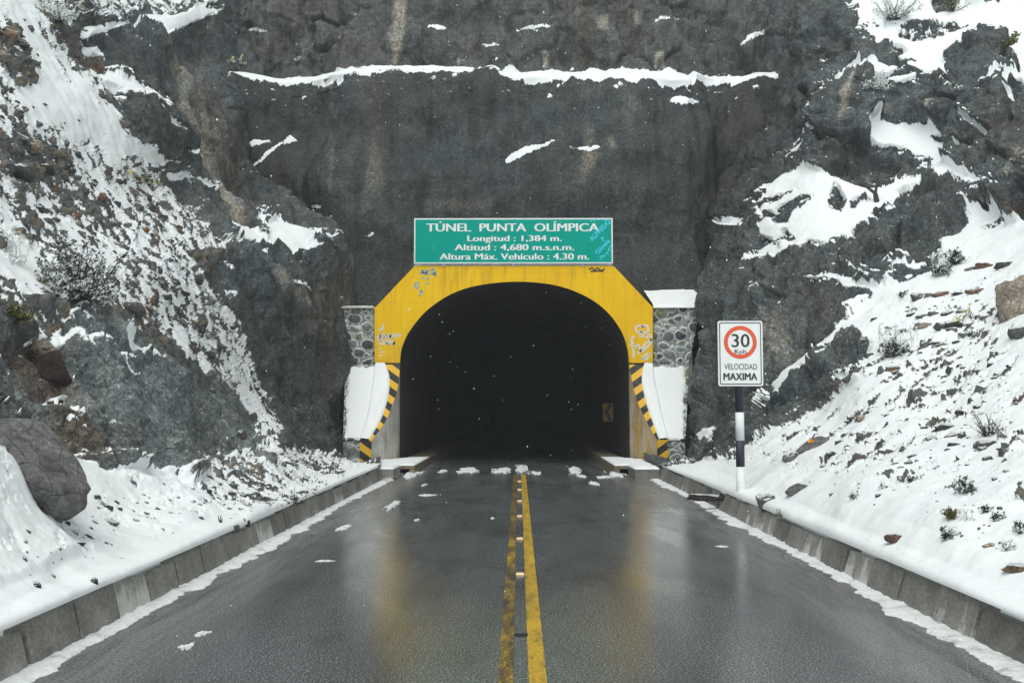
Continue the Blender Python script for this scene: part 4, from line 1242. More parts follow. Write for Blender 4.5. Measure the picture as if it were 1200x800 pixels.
# stones told apart on the left
for a, b_, w, h, mt, lb in [
    (58, 258, 18, 14, 'rock_grey', 'rounded grey rock just above the dark bush on the left slope'), (94, 262, 14, 12, 'rock_grey', 'grey rock touching the upper right of the dark bush'),
    (76, 272, 12, 9, 'rock_dark', 'dark stone between the two grey rocks above the dark bush'),
    (57, 197, 20, 12, 'rock_dark', 'snow capped dark rock in the stony band of the left slope'), (44, 173, 18, 14, 'rock_beige', 'pale angular rock in the stony band of the left slope'),
    (75, 178, 12, 12, 'rock_beige', 'olive beige rock at the right of the stony band'), (28, 162, 26, 12, 'rock_grey', 'broad grey rock at the top of the stony band'),
    (22, 200, 30, 20, 'rock_dark', 'big dark rock at the far left of the slope below the stony band'),
    (48, 242, 20, 18, 'rock_dark', 'dark tilted rock on the left slope above the pale stalk plant'), (158, 226, 18, 14, 'rock_grey', 'grey rock below the yellow flowering plant on the left slope'),
    (138, 237, 16, 12, 'rock_dark', 'dark rock left of the grey rock below the flowering plant'), (135, 262, 14, 14, 'rock_grey', 'round pale grey rock at the bottom of the rubble patch'),
    (120, 232, 12, 10, 'rock_brown', 'brown rock in the rubble patch of the left slope'), (95, 252, 8, 7, 'rock_orange', 'small orange stone in the rubble patch of the left slope'),
    (172, 269, 8, 9, 'rock_orange', 'small ochre stone on the snow right of the rubble patch'), (194, 253, 10, 8, 'rock_beige', 'beige stone at the right edge of the scree'),
    (152, 357, 28, 20, 'rock_grey', 'broad grey rock at the lower edge of the scree'), (233, 325, 14, 14, 'rock_grey', 'snow topped grey rock at the right edge of the scree'),
    (196, 347, 14, 10, 'rock_dark', 'dark rock in the lower scree on the left'), (285, 510, 16, 14, 'rock_dark', 'snow capped dark rock stuck on the cliff above the left verge'),
    (296, 485, 12, 10, 'rock_grey', 'grey rock at the lowest tip of the scree'), (250, 458, 10, 8, 'rock_grey', 'snow topped stone stuck in the middle of the left cliff'),
    (278, 618, 12, 12, 'rock_grey', 'pale grey stone standing on the left kerb'), (295, 616, 6, 8, 'rock_dark', 'dark stone on the left kerb beside the pale grey one'),
    (236, 605, 7, 6, 'rock_grey', 'small grey stone in clean snow on the left verge'), (272, 595, 7, 8, 'rock_dark', 'round black stone on the left verge'),
    (128, 609, 26, 8, 'rock_dark', 'long low dark rock in the snow of the left verge'), (93, 632, 20, 9, 'rock_dark', 'wide black stone on the left verge'),
    (143, 652, 12, 4, 'rock_beige', 'flat yellowish stone on the left verge'), (112, 680, 8, 9, 'rock_dark', 'black stone nearest the left kerb'),
    (353, 559, 9, 5, 'rock_brown', 'small brown stone in the snow before the tunnel on the left'), (397, 552, 12, 9, 'rock_grey', 'grey stone in the snow close to the left kerb end'),
    (116, 76, 16, 12, 'rock_brown', 'rust brown rock in the earthy gully at the top of the left slope'), (95, 10, 14, 7, 'rock_beige', 'beige rock at the very top of the left slope'),
    (38, 34, 10, 10, 'rock_grey', 'lone grey rock in the upper snow on the left'), (13, 42, 18, 14, 'rock_brown', 'brown rock at the upper left edge of the slope'), (6, 68, 22, 18, 'rock_beige', 'pale boulder at the left edge of the slope'),
    (28, 52, 14, 10, 'rock_dark', 'dark rock beside the pale boulder at the left edge'),
]:
    rock(a, b_, w, h, mt, lb, lean=random.uniform(0.1, .5), bury=0.25)
# many look-alikes
def scatter(n, poly, wmin, wmax, mats, label, group, name='stone', lean=(0.2, 0.6), mind=5, bury=0.25):
    poly = np.array(poly, float); lo, hi = poly.min(0), poly.max(0)
    done = []
    guard = 0
    while len(done) < n and guard < n * 60:
        guard += 1
        p = lo + (hi - lo) * np.array([random.random(), random.random()])
        ins = False
        for a, c in zip(poly, np.roll(poly, -1, 0)):
            if (a[1] > p[1]) != (c[1] > p[1]) and p[0] < a[0] + (p[1] - a[1]) / (c[1] - a[1]) * (c[0] - a[0]):
                ins = not ins
        if not ins or any((p[0] - q[0]) ** 2 + (p[1] - q[1]) ** 2 < mind ** 2 for q in done): continue
        done.append(p)
        w = wmin + (wmax - wmin) * random.random() ** 2.2
        rock(p[0], p[1], w, w * random.uniform(0.4, 0.75), random.choice(mats), label, 'stone', group, name=name, lean=random.uniform(*lean), bury=bury)


scatter(75, [(0, 130), (60, 150), (150, 190), (215, 260), (250, 300), (235, 340), (290, 400), (320, 490), (270, 450), (190, 390), (130, 350), (135, 300), (100, 285), (60, 290), (0, 250)], 4, 13,
        ['rock_dark', 'rock_dark', 'rock_grey', 'rock_grey', 'rock_brown'], 'small loose stone half buried in snow on the left scree slope', G_LS)
scatter(20, [(0, 10), (30, 20), (60, 100), (120, 140), (60, 150), (0, 120)], 4, 11, ['rock_dark', 'rock_grey', 'rock_brown'], 'small stone scattered on the snow of the upper left slope', 'stones on the upper left snow')
scatter(80, [(140, 570), (225, 575), (258, 548), (320, 530), (395, 542), (410, 556), (340, 590), (250, 622), (120, 650), (30, 690), (20, 610), (120, 580)], 3, 11,
        ['rock_dark', 'rock_dark', 'rock_dark', 'rock_grey'], 'small dark stone poking out of the snow at the foot of the left cliff', G_LV)
scatter(120, [(1010, 380), (1060, 340), (1180, 330), (1160, 400), (1200, 410), (1200, 540), (1060, 550), (940, 545), (1000, 480)], 3, 13,
        ['rock_dark', 'rock_dark', 'rock_dark', 'rock_grey'], 'small dark stone showing through the snow of the right slope', G_RS, lean=(-0.5, 0.0))
scatter(34, [(905, 560), (1000, 548), (1200, 545), (1200, 650), (1100, 640), (1000, 600)], 3, 8,
        ['rock_dark', 'rock_dark', 'rock_grey', 'rock_brown'], 'tiny stone lying in the snow of the right verge', G_RF, lean=(-0.3, 0.1))
# snow covered lumps against the portal foot
for a, b_, w, lb in [(404, 541, 12, 'snow covered lump against the left rock by the portal'), (416, 545, 10, 'snow covered lump touching the left hazard striped base')]:
    rock(a, b_, w, w * .9, 'snow', lb, 'snow lump', name='snow_lump', bury=0.1)

# long dark stone lying across the right kerb
lg = rock(828, 585, 52, 11, 'log', 'long dark flat stone lying across the right kerb', 'rock', name='long_stone', seed=1, bury=-0.2)
lg.location = tuple(at(827, 583, 20.6)); lg.scale = (0.48, 0.16, 0.16); lg.rotation_euler = (0, 0.02, 0.05)
l2 = rock(846, 581, 12, 11, 'log', 'dark lump of stone at the right end of the long kerb stone', 'rock', seed=2, bury=-0.2)
l2.location = tuple(at(848, 581, 20.3)); l2.scale = (0.11, 0.12, 0.13)

# orange mark on the slab
po, no = ground_at(950, 514)
oc = np.array(r_orange.location)


# ------------------------------------------------------------------ portal
Y0 = 36.0
def xz(px, py, Y=Y0):
    p = at(px, py, Y); return float(p[0]), float(p[2])


portal = empty("tunnel_portal", (-0.15, Y0, 0))
tag(portal, 'yellow octagonal tunnel portal arching over the wet road', 'tunnel portal')
outline = [xz(*p) for p in ((439, 425), (439, 361), (486, 311.5), (719, 311.5), (765, 360), (765, 425))]
arch_px = [(737, 425), (735, 408), (728, 388), (712, 366), (688, 348), (652, 334.5), (606, 330), (560, 334.5), (528, 345), (500, 364), (480, 388), (471, 408), (469, 425)]
arch = [xz(*p) for p in arch_px]


def smooth_curve(pts, k=6):
    ln = np.asarray(pts, float); out = []
    for i in range(len(ln) - 1):
        p0, p1, p2, p3 = ln[max(i - 1, 0)], ln[i], ln[i + 1], ln[min(i + 2, len(ln) - 1)]
        for f in np.arange(k) / k:
            out.append(0.5 * ((2 * p1) + (-p0 + p2) * f + (2 * p0 - 5 * p1 + 4 * p2 - p3) * f * f + (-p0 + 3 * p1 - 3 * p2 + p3) * f ** 3))
    out.append(ln[-1])
    return np.array(out)


arch_s = [tuple(p) for p in smooth_curve(arch)]
ring = outline + arch_s           # closed polygon: outer outline then back along the arch
o = prism("arch_surround", ring, Y0, 38.6, M['yellow'], portal)
o.location = -Vector(portal.location)
PL = -Vector(portal.location)


ARCH = o


def child(o, par=None):
    o.parent = par or portal; o.location = PL if par is None else (0, 0, 0)
    return o


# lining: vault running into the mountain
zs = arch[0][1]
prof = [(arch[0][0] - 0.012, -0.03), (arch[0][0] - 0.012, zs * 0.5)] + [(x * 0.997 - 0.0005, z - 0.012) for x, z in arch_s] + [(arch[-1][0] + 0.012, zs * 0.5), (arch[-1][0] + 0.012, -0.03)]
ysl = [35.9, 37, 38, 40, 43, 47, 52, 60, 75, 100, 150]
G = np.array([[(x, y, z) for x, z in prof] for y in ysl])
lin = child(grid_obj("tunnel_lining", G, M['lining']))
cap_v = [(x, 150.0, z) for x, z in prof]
child(mesh_obj("light_blocking_cap", cap_v, [tuple(range(len(cap_v)))], M['depth_black']))  # added cap that keeps sky light out, black for the dark depth
# snow on the top ledge of the portal, under the sign
def snow_slab(name, x0, x1, y0, y1, z0, h, parent, seed=0, nx=60, ny=12):
    xs = np.linspace(x0, x1, nx); ysg = np.linspace(y0, y1, ny)
    X, Yg = np.meshgrid(xs, ysg)
    q = np.stack([X.reshape(-1) * 4, Yg.reshape(-1) * 4, np.full(X.size, seed)], -1)
    ed = np.minimum.reduce([(X - x0) / 0.06, (x1 - X) / 0.06, (Yg - y0) / 0.05, (y1 - Yg) / 0.05])
    H = z0 + h * np.sqrt(np.clip(ed, 0, 1)) * (1 + 0.6 * fbm(q, 3).reshape(X.shape))
    P = np.stack([X, Yg, H], -1)
    return grid_obj(name, P, M['snow'], parent=parent)


zt = outline[2][1]
child(snow_slab("snow_cap", outline[2][0] - 0.05, outline[3][0] + 0.02, Y0 - 0.02, 38.4, zt, 0.09, portal))


WING_EDGE = {}


def wing(side):
    if side < 0:
        A = [(452, 427, 35.97), (456.5, 442, 35.6), (455, 464, 35.0), (447, 490, 34.2), (432.5, 515, 33.3)]
        B = [(469, 427, 35.97), (466.5, 452, 35.5), (461.5, 470, 34.9), (452, 493, 34.15), (435.5, 516, 33.28)]
        O = [(439, 427, 35.97), (437, 442, 35.6), (434, 464, 35.0), (429, 490, 34.2), (421.5, 515, 33.3)]
    else:
        A = [(754.5, 427, 35.97), (752, 445, 35.6), (757, 471, 35.0), (764.5, 494, 34.2), (772.5, 515, 33.3)]
        B = [(737, 427, 35.97), (742.5, 455, 35.5), (748, 473, 34.9), (757.5, 493, 34.15), (770, 516, 33.28)]
        O = [(765.5, 427, 35.97), (768, 445, 35.6), (773, 471, 35.0), (778, 494, 34.2), (783.5, 515, 33.3)]
    k = 6
    def curve(c):
        return smooth_curve([tuple(at(*p)) for p in c], k)
    A, B, O = curve(A), curve(B), curve(O)
    n = len(A)
    # inner face and body
    def strip(name, rows, mat, flip=False, par=None):
        Pm = np.stack(rows, 0)
        return child(grid_obj(name, Pm, mat, flip=flip), par)
    C = B.copy(); C[:, 2] = 0.0
    D = O.copy(); D[:, 2] = 0.0
    m = 10
    inner = [B * (1 - t) + C * t for t in np.linspace(0, 1, m)]
    ww = strip("wing_wall", inner, M['conc'] if side < 0 else M['conc_y'], flip=(side < 0))
    band = [A * (1 - t) + B * t for t in np.linspace(0, 1, 4)]
    strip("hazard_stripes", band, M['haz_l'] if side < 0 else M['haz_r'], flip=(side < 0), par=ww)
    # front end face with stripes
    a, b_, o_, c_, d_ = A[-1], B[-1], O[-1], C[-1], D[-1]
    child(mesh_obj("hazard_stripes", [o_, a, b_, c_, d_], [(0, 1, 2, 3, 4)], M['haz_l'] if side < 0 else M['haz_r']), ww)
    outer = [O * (1 - t) + D * t for t in np.linspace(0, 1, 3)]
    strip("wing_flank", outer, M['conc'])
    # sloping top with a thick snow cover
    rows = []
    for t in np.linspace(0, 1, 14):
        r = A * (1 - t) + O * t
        e = min(t, 1 - t) / 0.12
        bul = 0.07 * math.sqrt(min(1, e))
        q = r * 5
        r = r + np.array([0, -0.5, 0.85]) * (bul * (1 + 0.7 * fbm(q, 3)))[:, None]
        rows.append(r)
    strip("snow_cover", rows, M['snow'], par=ww)
    WING_EDGE[side] = O


wing(-1); wing(1)


# masonry beside the portal: a wall with a sloping apron below
def masonry(side):
    if side < 0:
        face = ((391.5, 361), (438.6, 361), (438.6, 433), (402, 433))
        ap = ((402, 433), (438, 433), (424, 515), (403, 515))
        root = empty("stone_wall", tuple(at(418, 545, 34.2)))
        lab = 'left rubble stone wall with pale mortar beside the yellow portal'
    else:
        face = ((765.6, 359), (821, 359), (806, 433), (765.6, 433))
        ap = ((767, 433), (807, 433), (803, 514), (784, 514))
        root = empty("stone_wall", tuple(at(790, 545, 34.2)))
        lab = 'right rubble stone wall capped with thick snow beside the yellow portal'
    tag(root, lab, 'stone wall')
    off = -Vector(root.location)

    def ch(o):
        o.parent = root; o.location = off; return o
    f3 = [at(*p, 36.35) for p in face]
    U, V = np.meshgrid(np.linspace(0, 1, 100), np.linspace(0, 1, 150))
    def bil(q): return (q[0] * ((1 - U) * (1 - V))[..., None] + q[1] * (U * (1 - V))[..., None] + q[2] * (U * V)[..., None] + q[3] * ((1 - U) * V)[..., None])
    def stones(P):
        fl = P.reshape(-1, 3) * np.array([1, .15, 1.2])
        fl = fl + 0.10 * np.stack([fbm(fl * 2.2 + k * 9, 3) for k in range(3)], -1)
        c1, c2, cv = cell(fl * np.array([2.6, 2.6, 2.6]))
        e = np.minimum(c2 - c1, (0.72 - c1) * 0.8)
        bulge = np.sqrt(np.clip(e - 0.07, 0, 0.4)) * 0.13
        return 0.44 + (0.10 - e), cv, bulge.reshape(P.shape[:2])
    P = bil(f3)
    dist, cv, bul = stones(P)
    P = P + np.array([0, -1, 0]) * bul[..., None]
    sn = np.where(V.reshape(-1) > 0.97, 0.45, 0.1)
    ch(grid_obj("masonry_face", P, M['masonry'], attrs=dict(snow=sn, dist=dist, cellv=cv), flip=True))
    vv = np.linspace(0, 1, 150)
    Oc = WING_EDGE[side]
    oi = np.linspace(0, len(Oc) - 1, 150)
    Oc = np.stack([np.interp(oi, np.arange(len(Oc)), Oc[:, k]) for k in range(3)], 1) + np.array([0, 0.02, -0.02])
    Oc[:, 0] += 0.05 * -side
    pxo = np.interp(vv, [0, 1], [405, 402]) if side < 0 else np.interp(vv, [0, 1], [808, 803])
    _, pyo = proj(Oc)
    Ou = at(pxo, pyo, Oc[:, 1] + 0.25)
    if side < 0:
        P = Ou[:, None] * (1 - U)[..., None] + Oc[:, None] * U[..., None]
    else:
        P = Oc[:, None] * (1 - U)[..., None] + Ou[:, None] * U[..., None]
    a3 = [P[0, 0], P[0, -1], P[-1, -1], P[-1, 0]]
    fl = P.reshape(-1, 3) * np.array([1, 1, 1.25])
    edge_in = U if side < 0 else 1 - U
    edge_v = np.minimum(V / 0.10, (1 - V) / 0.05)
    nn = 0.5 + 0.8 * fbm(fl * 2.2, 4, 0.6).reshape(U.shape)
    sn = 0.5 + (np.clip(np.minimum(edge_in / 0.22, edge_v), 0, 1.4) - nn) * 0.9
    dist, cv, bul = stones(P)
    P = P + np.array([0, -0.6, 0.7]) * (0.05 * sstep(.4, .8, sn) + bul * sstep(.6, .4, sn))[..., None]
    ch(grid_obj("snowy_apron", P, M['masonry'], attrs=dict(snow=sn.reshape(-1), dist=dist, cellv=cv), flip=True))
    # upright base below the apron
    b3 = [a3[3] + np.array([0, .05, 0]), a3[2] + np.array([0, .05, 0]), np.array([a3[2][0], a3[2][1] + .06, -0.1]), np.array([a3[3][0], a3[3][1] + .06, -0.1])]
    P = bil(b3)
    dist, cv, bul = stones(P)
    P = P + np.array([0, -1, 0]) * bul[..., None] * 0.6
    ch(grid_obj("wall_base", P, M['masonry'], attrs=dict(snow=np.full(dist.shape, 0.02), dist=dist, cellv=cv), flip=True))
    # body behind so that the wall is solid
    x0, x1 = sorted((f3[0][0], f3[1][0]))
    if side < 0:
        ch(box("wall_body", x0 + .15, x1 - 0.005, 36.5, 38.5, -0.1, float(f3[0][2]) - .01, M['conc']))
        ch(box("coping", x0 - 0.05, x1 - 0.005, 36.18, 38.0, float(f3[0][2]) - .02, float(f3[0][2]) + 0.035, M['conc'], bevel=0.01))
        ch(snow_slab("snow_cap", x0 - 0.05, x1 - 0.005, 36.17, 38.0, float(f3[0][2]) + 0.03, 0.05, root))
        ch(box("flank", min(float(a3[3][0]), float(a3[0][0])) + .02, x1 - .02, 36.3, 38, -0.1, float(a3[0][2]) - .05, M['conc']))
    else:
        ch(box("wall_body", x0 + .005, x1 - 0.3, 36.5, 38.5, -0.1, float(f3[0][2]) - .01, M['conc']))
        # thick snow lying on the sloping back fill
        q = [at(765.8, 360.5, 36.2), at(823, 360.5, 36.2), at(823, 337, 38.3), at(765.5, 339, 38.3)]
        U2, V2 = np.meshgrid(np.linspace(0, 1, 50), np.linspace(0, 1, 40))
        P = q[0] * ((1 - U2) * (1 - V2))[..., None] + q[1] * (U2 * (1 - V2))[..., None] + q[2] * (U2 * V2)[..., None] + q[3] * ((1 - U2) * V2)[..., None]
        nb = fbm(P.reshape(-1, 3) * 2.5, 3).reshape(U2.shape)
        P[..., 2] += 0.10 * np.sqrt(np.clip(V2 / 0.08, 0, 1)) * (1 + .5 * nb)
        P[..., 0] -= 0.45 * V2 * (1 - U2)
        ch(grid_obj("snow_cap", P, M['snow']))


masonry(-1); masonry(1)

# snow topped walkway slabs at the tunnel mouth
for side, x0, x1, lb in ((-1, -4.95, -3.28, 'left snow topped concrete walkway slab at the tunnel mouth'), (1, 3.0, 4.62, 'right snow topped concrete walkway slab at the tunnel mouth')):
    yf = 31.4
    rt = empty("walkway_slab", ((x0 + x1) / 2, 33, 0))
    tag(rt, lb, 'walkway slab')
    offv = -Vector(rt.location)
    bm = bmesh.new()
    xi, xo = (x1, x0) if side < 0 else (x0, x1)
    # slab over the ditch, its inner edge runs on into the tunnel
    V = [(xi, yf), (xi, 60), (xi + side * 0.75, 60), (xi + side * 0.75, 35.9), (xo, 33.2), (xo, yf + .25)]
    lo = [bm.verts.new((x, y, 0.17)) for x, y in V]; hi = [bm.verts.new((x, y, 0.27)) for x, y in V]
    bm.faces.new(lo); bm.faces.new(hi[::-1])
    for i in range(6): bm.faces.new((lo[i], lo[(i + 1) % 6], hi[(i + 1) % 6], hi[i]))
    s = bm_obj("slab", bm, M['slab'], rt, bevel=0.008); s.location = offv
    st = box('hazard_stripes', min(xo, xo - side * .75), max(xo, xo - side * .75), yf + .22, yf + .26, -0.02, 0.168, M['haz_l'] if side < 0 else M['haz_r'], rt); st.location = offv
    w = box("slab_support", min(xi, xi + side * .16), max(xi, xi + side * .16), yf + .03, 60, -0.02, 0.172, M['slab'], rt); w.location = offv
    # snow on it
    nx, ny = 40, 60
    t = np.linspace(0, 1, nx)[None]; yv = np.linspace(yf - 0.01, 37.2, ny)[:, None]
    xin = np.full((ny, 1), xi + side * 0.015)
    xout = np.interp(yv, [yf, 33.2, 35.9, 37.2], [xo, xo, xi + side * .75, xi + side * .75])
    X = xin * (1 - t) + xout * t; Yg = np.broadcast_to(yv, X.shape) + np.where(True, 0.25 * t * np.clip((33 - yv) / 1.6, 0, 1), 0)
    q = np.stack([X.reshape(-1) * 4, Yg.reshape(-1) * 4, np.zeros(X.size)], -1)
    ed = np.minimum.reduce([t / .05 * np.ones_like(X), (1 - t) / .05 * np.ones_like(X), (yv - yf + .01) / 0.06 * np.ones_like(X)])
    fade = np.clip((37.2 - yv) / 2.2, 0, 1)
    H = 0.271 + 0.055 * np.sqrt(np.clip(ed, 0, 1)) * (1 + .6 * fbm(q, 3).reshape(X.shape)) * np.sqrt(fade) - 0.012 * (1 - fade)
    s = grid_obj("snow_cover", np.stack([X, Yg, H], -1), M['snow'], parent=rt, flip=(side < 0)); s.location = offv
    # concrete block that ends the kerb, snow on its top
    eb = empty("kerb_end_block", (xi + side * 0.55, 30.2, 0))
    tag(eb, ('left' if side < 0 else 'right') + ' concrete end block of the kerb before the dark drain opening', 'kerb block')
    xa, xb2 = sorted((xi + side * 0.38, xi + side * 1.1))
    bb = box("block", xa, xb2, 29.2, 30.9, -0.02, 0.30, M['kerb'], eb, bevel=0.015); bb.location = -Vector(eb.location)
    ss = snow_slab("snow_cover", xa - .01, xb2 + .01, 29.2, 30.92, 0.298, 0.06, eb, nx=30, ny=20); ss.location = -Vector(eb.location)

# hazard striped base strip below the slabs is the wing's own foot
# ------------------------------------------------------------------ graffiti on the portal
GX = lambda px, py: xz(px, py, Y0)
def gl(list_px): return [[GX(*p) for p in ln] for ln in list_px]
yg = Y0 - 0.004
child(strokes("graffiti", gl([
    [(447, 381), (449, 381), (448, 386), (444, 386)],
    [(442, 397), (446, 391), (445, 397), (449, 392), (450, 397), (453, 391), (454, 397), (458, 392), (457, 396), (462, 391), (463, 396), (468, 391), (469, 394)],
    [(443, 399), (449, 399)], [(446, 399), (446, 404)], [(449, 404), (451, 400), (453, 404)], [(454, 404), (454, 400), (458, 400)], [(454, 402), (457, 402)], [(459, 399), (460, 404), (463, 400), (461, 404)],
    ]), 0.075, yg, M['spray_white'], portal), ARCH)
child(strokes("graffiti", gl([[(443, 409), (447, 408)], [(444, 413), (448, 412), (451, 413)], [(444, 417), (449, 416)]]), 0.04, yg, M['spray_white'], portal), ARCH)
child(strokes("graffiti", gl([
    [(754, 384), (749, 381), (745, 384), (747, 389), (752, 388), (757, 390), (760, 386), (757, 381), (752, 383)], [(752, 388), (750, 394), (755, 393)],
    [(744, 394), (741, 396), (740, 401), (743, 402)], [(739, 404), (742, 407), (743, 419)], [(743, 408), (748, 404), (750, 411), (747, 414)], [(750, 412), (757, 402), (763, 398), (760, 405), (752, 412)],
    [(757, 396), (762, 392), (763, 399)], [(752, 421), (756, 416), (761, 414), (758, 420), (753, 421)]]), 0.085, yg, M['spray_white'], portal), ARCH)
child(strokes("graffiti", gl([
    [(493, 322), (495, 316), (497, 322)], [(494, 320), (497, 319)], [(499, 322), (499, 317), (502, 318), (499, 320), (503, 322)], [(504, 316), (510, 315)], [(507, 316), (505, 322)], [(508, 322), (510, 318), (511, 323), (507, 320)],
    [(493, 326), (497, 325)], [(499, 327), (503, 326)], [(486, 334), (489, 331), (491, 335), (488, 338), (486, 334)], [(499, 333), (503, 331)], [(492, 343), (494, 340), (495, 344)], [(491, 347), (494, 345)]]), 0.07, yg, M['blue_grey'], portal), ARCH)
child(strokes("graffiti", gl([[(690, 316), (694, 314), (697, 317), (700, 314), (704, 317), (709, 315)], [(692, 318), (703, 317.5), (707, 318)]]), 0.06, yg, M['spray_dark'], portal), ARCH)

# ------------------------------------------------------------------ name sign on the portal
YS = 35.92
sx0, sz0 = xz(485, 309, YS); sx1, sz1 = xz(718, 255.5, YS)
sgn = empty("name_sign", ((sx0 + sx1) / 2, YS, sz0))
tag(sgn, 'wide green tunnel name sign with white lettering standing on the yellow portal', 'sign')
SL = -Vector(sgn.location)
def sc(o, par=None):
    o.parent = par or sgn; o.location = SL if par is None else (0, 0, 0); return o
sc(box("sign_panel", sx0, sx1, YS, YS + 0.04, sz0, sz1, M['white'], bevel=0.006))
FACE = sc(mesh_obj("sign_face", [(sx0 + .05, YS - .004, sz0 + .05), (sx1 - .05, YS - .004, sz0 + .05), (sx1 - .05, YS - .004, sz1 - .05), (sx0 + .05, YS - .004, sz1 - .05)], [(0, 1, 2, 3)], M['green']))
for px_ in (520, 601, 683):
    xp = xz(px_, 300, YS)[0]
    sc(box("sign_post", xp - .04, xp + .04, YS + .05, YS + .13, zt - 0.05, sz1 - .1, M['metal']))
def sline(body, xa, xb, ya, yb, bold):
    x_a, z_a = xz(xa, yb, YS); x_b, z_b = xz(xb, ya, YS)
    return sc(text_mesh("lettering", body, x_a, x_b, z_a, z_b, YS - 0.008, M['white'], sgn, 0.0, dup=bold), FACE)
sline("T\u00daNEL  PUNTA  OL\u00cdMPICA", 500, 701.5, 261.8, 271.2, 0.016)
sline("Longitud : 1,384 m.", 548, 658, 275.8, 282.6, 0.013)
sline("Altitud : 4,680 m.s.n.m.", 533, 672.5, 286.2, 293.3, 0.013)
sline("Altura M\u00e1x. Veh\u00edculo : 4.30 m.", 515.5, 690, 296.8, 304.2, 0.013)
def spray(body, cx, cyy, length, height, ang):
    x_, z_ = xz(cx, cyy, YS); s_ = YS / F
    return sc(text_mesh("graffiti", body, x_ - length * s_ / 2, x_ + length * s_ / 2, z_ - height * s_ / 2, z_ + height * s_ / 2, YS - 0.012, M['cyan'], sgn, 0.0, rot=ang, dup=0.010), FACE)
spray("ALFREDO", 703, 270, 32, 5.5, math.radians(46))
spray("y", 705.5, 278.5, 4, 4.5, math.radians(30))
spray("Gisela", 706, 289, 22, 5, math.radians(47))
SX = lambda px, py: xz(px, py, YS)
sc(strokes("graffiti", [[SX(*p) for p in ln] for ln in [[(705, 304), (703, 301), (706, 300), (705, 303)], [(708, 302), (707, 299), (710, 300)], [(710, 299), (711, 296), (713, 298)], [(712, 295), (714, 291), (715, 295)], [(714, 291), (716, 287), (716.5, 291)]]], 0.03, YS - .012, M['cyan'], sgn), FACE)
sc(strokes("graffiti", [[SX(*p) for p in ln] for ln in [[(692, 259), (694, 257.5), (693, 260)], [(696, 258), (698, 259.5)], [(701, 257.5), (703, 258.5)], [(707, 257.8), (710, 258.3)]]], 0.025, YS - .012, M['cyan'], sgn), FACE)

# ------------------------------------------------------------------ speed sign
YP = 19.2
pb = at(868.6, 586, YP)
ps = empty("speed_sign", (float(pb[0]), YP, float(pb[2]) - 0.1))
tag(ps, 'white 30 kph speed limit sign with red ring on a black and white post', 'road sign')
PSL = -Vector(ps.location)
def pc(o, par=None):
    o.parent = par or ps; o.location = PSL if par is None else (0, 0, 0); return o
def cyl(name, x, y, z0, z1, r, mat):
    bm = bmesh.new()
    bmesh.ops.create_cone(bm, cap_ends=True, segments=24, radius1=r, radius2=r, depth=z1 - z0)
    bmesh.ops.translate(bm, verts=bm.verts, vec=(x, y, (z0 + z1) / 2))
    me = bpy.data.meshes.new(name); bm.to_mesh(me); bm.free()
    o = finish(name, me, mat)
    for p in o.data.polygons: p.use_smooth = len(p.vertices) == 4
    return o
pxc = float(at(868.2, 500, YP)[0])
zz = [float(at(868, q, YP)[2]) for q in (590, 547, 516, 483, 380)]
zz[0] -= 0.25
post_r = 0.083
for k in range(4):
    pc(cyl("post_band", pxc, YP + 0.09, zz[k], zz[k + 1], post_r, M['post_white'] if k % 2 == 0 else M['post_black']))['label'] = ('white' if k % 2 == 0 else 'black') + ' painted band of the post'
x0, z0 = xz(841.8, 452.2, YP); x1, z1 = xz(893.2, 376, YP)
def rrect(x0, x1, z0, z1, r, n=6):
    pts = []
    for cx, cz, a0 in ((x1 - r, z0 + r, -90), (x1 - r, z1 - r, 0), (x0 + r, z1 - r, 90), (x0 + r, z0 + r, 180)):
        for k in range(n + 1):
            a = math.radians(a0 + 90 * k / n); pts.append((cx + r * math.cos(a), cz + r * math.sin(a)))
    return pts
PLATE = pc(prism("sign_plate", rrect(x0, x1, z0, z1, .04), YP - .006, YP + .006, M['white']))
def frame(name, o, i, y, mat):
    n = len(o)
    V = [(a, y, b) for a, b in o] + [(a, y, b) for a, b in i]
    return mesh_obj(name, V, [(k, (k + 1) % n, n + (k + 1) % n, n + k) for k in range(n)], mat)
pc(frame("border", rrect(x0 + .03, x1 - .03, z0 + .03, z1 - .03, .03), rrect(x0 + .046, x1 - .046, z0 + .046, z1 - .046, .022), YP - .010, M['black']), PLATE)
cx, cz = xz(867.4, 401, YP)
s_ = YP / F
circ = lambda r: [(cx + r * math.cos(2 * math.pi * k / 64), cz + r * math.sin(2 * math.pi * k / 64)) for k in range(64)]
pc(frame("red_ring", circ(18.9 * s_ * 1.02), circ(14.6 * s_), YP - .010, M['red']), PLATE)
def ptext(body, xa, xb, ya, yb, bold):
    x_a, z_a = xz(xa, yb, YP); x_b, z_b = xz(xb, ya, YP)
    pc(text_mesh("lettering", body, x_a, x_b, z_a, z_b, YP - .011, M['black'], ps, 0.0, dup=bold), PLATE)
ptext("30", 857.6, 878, 391.5, 406.5, 0.004)
ptext("Kph", 861, 874.3, 409.3, 414.2, 0.001)
ptext("VELOCIDAD", 848.8, 887, 426.2, 432.8, 0.0)
ptext("MAXIMA", 848, 887, 437, 445.2, 0.006)

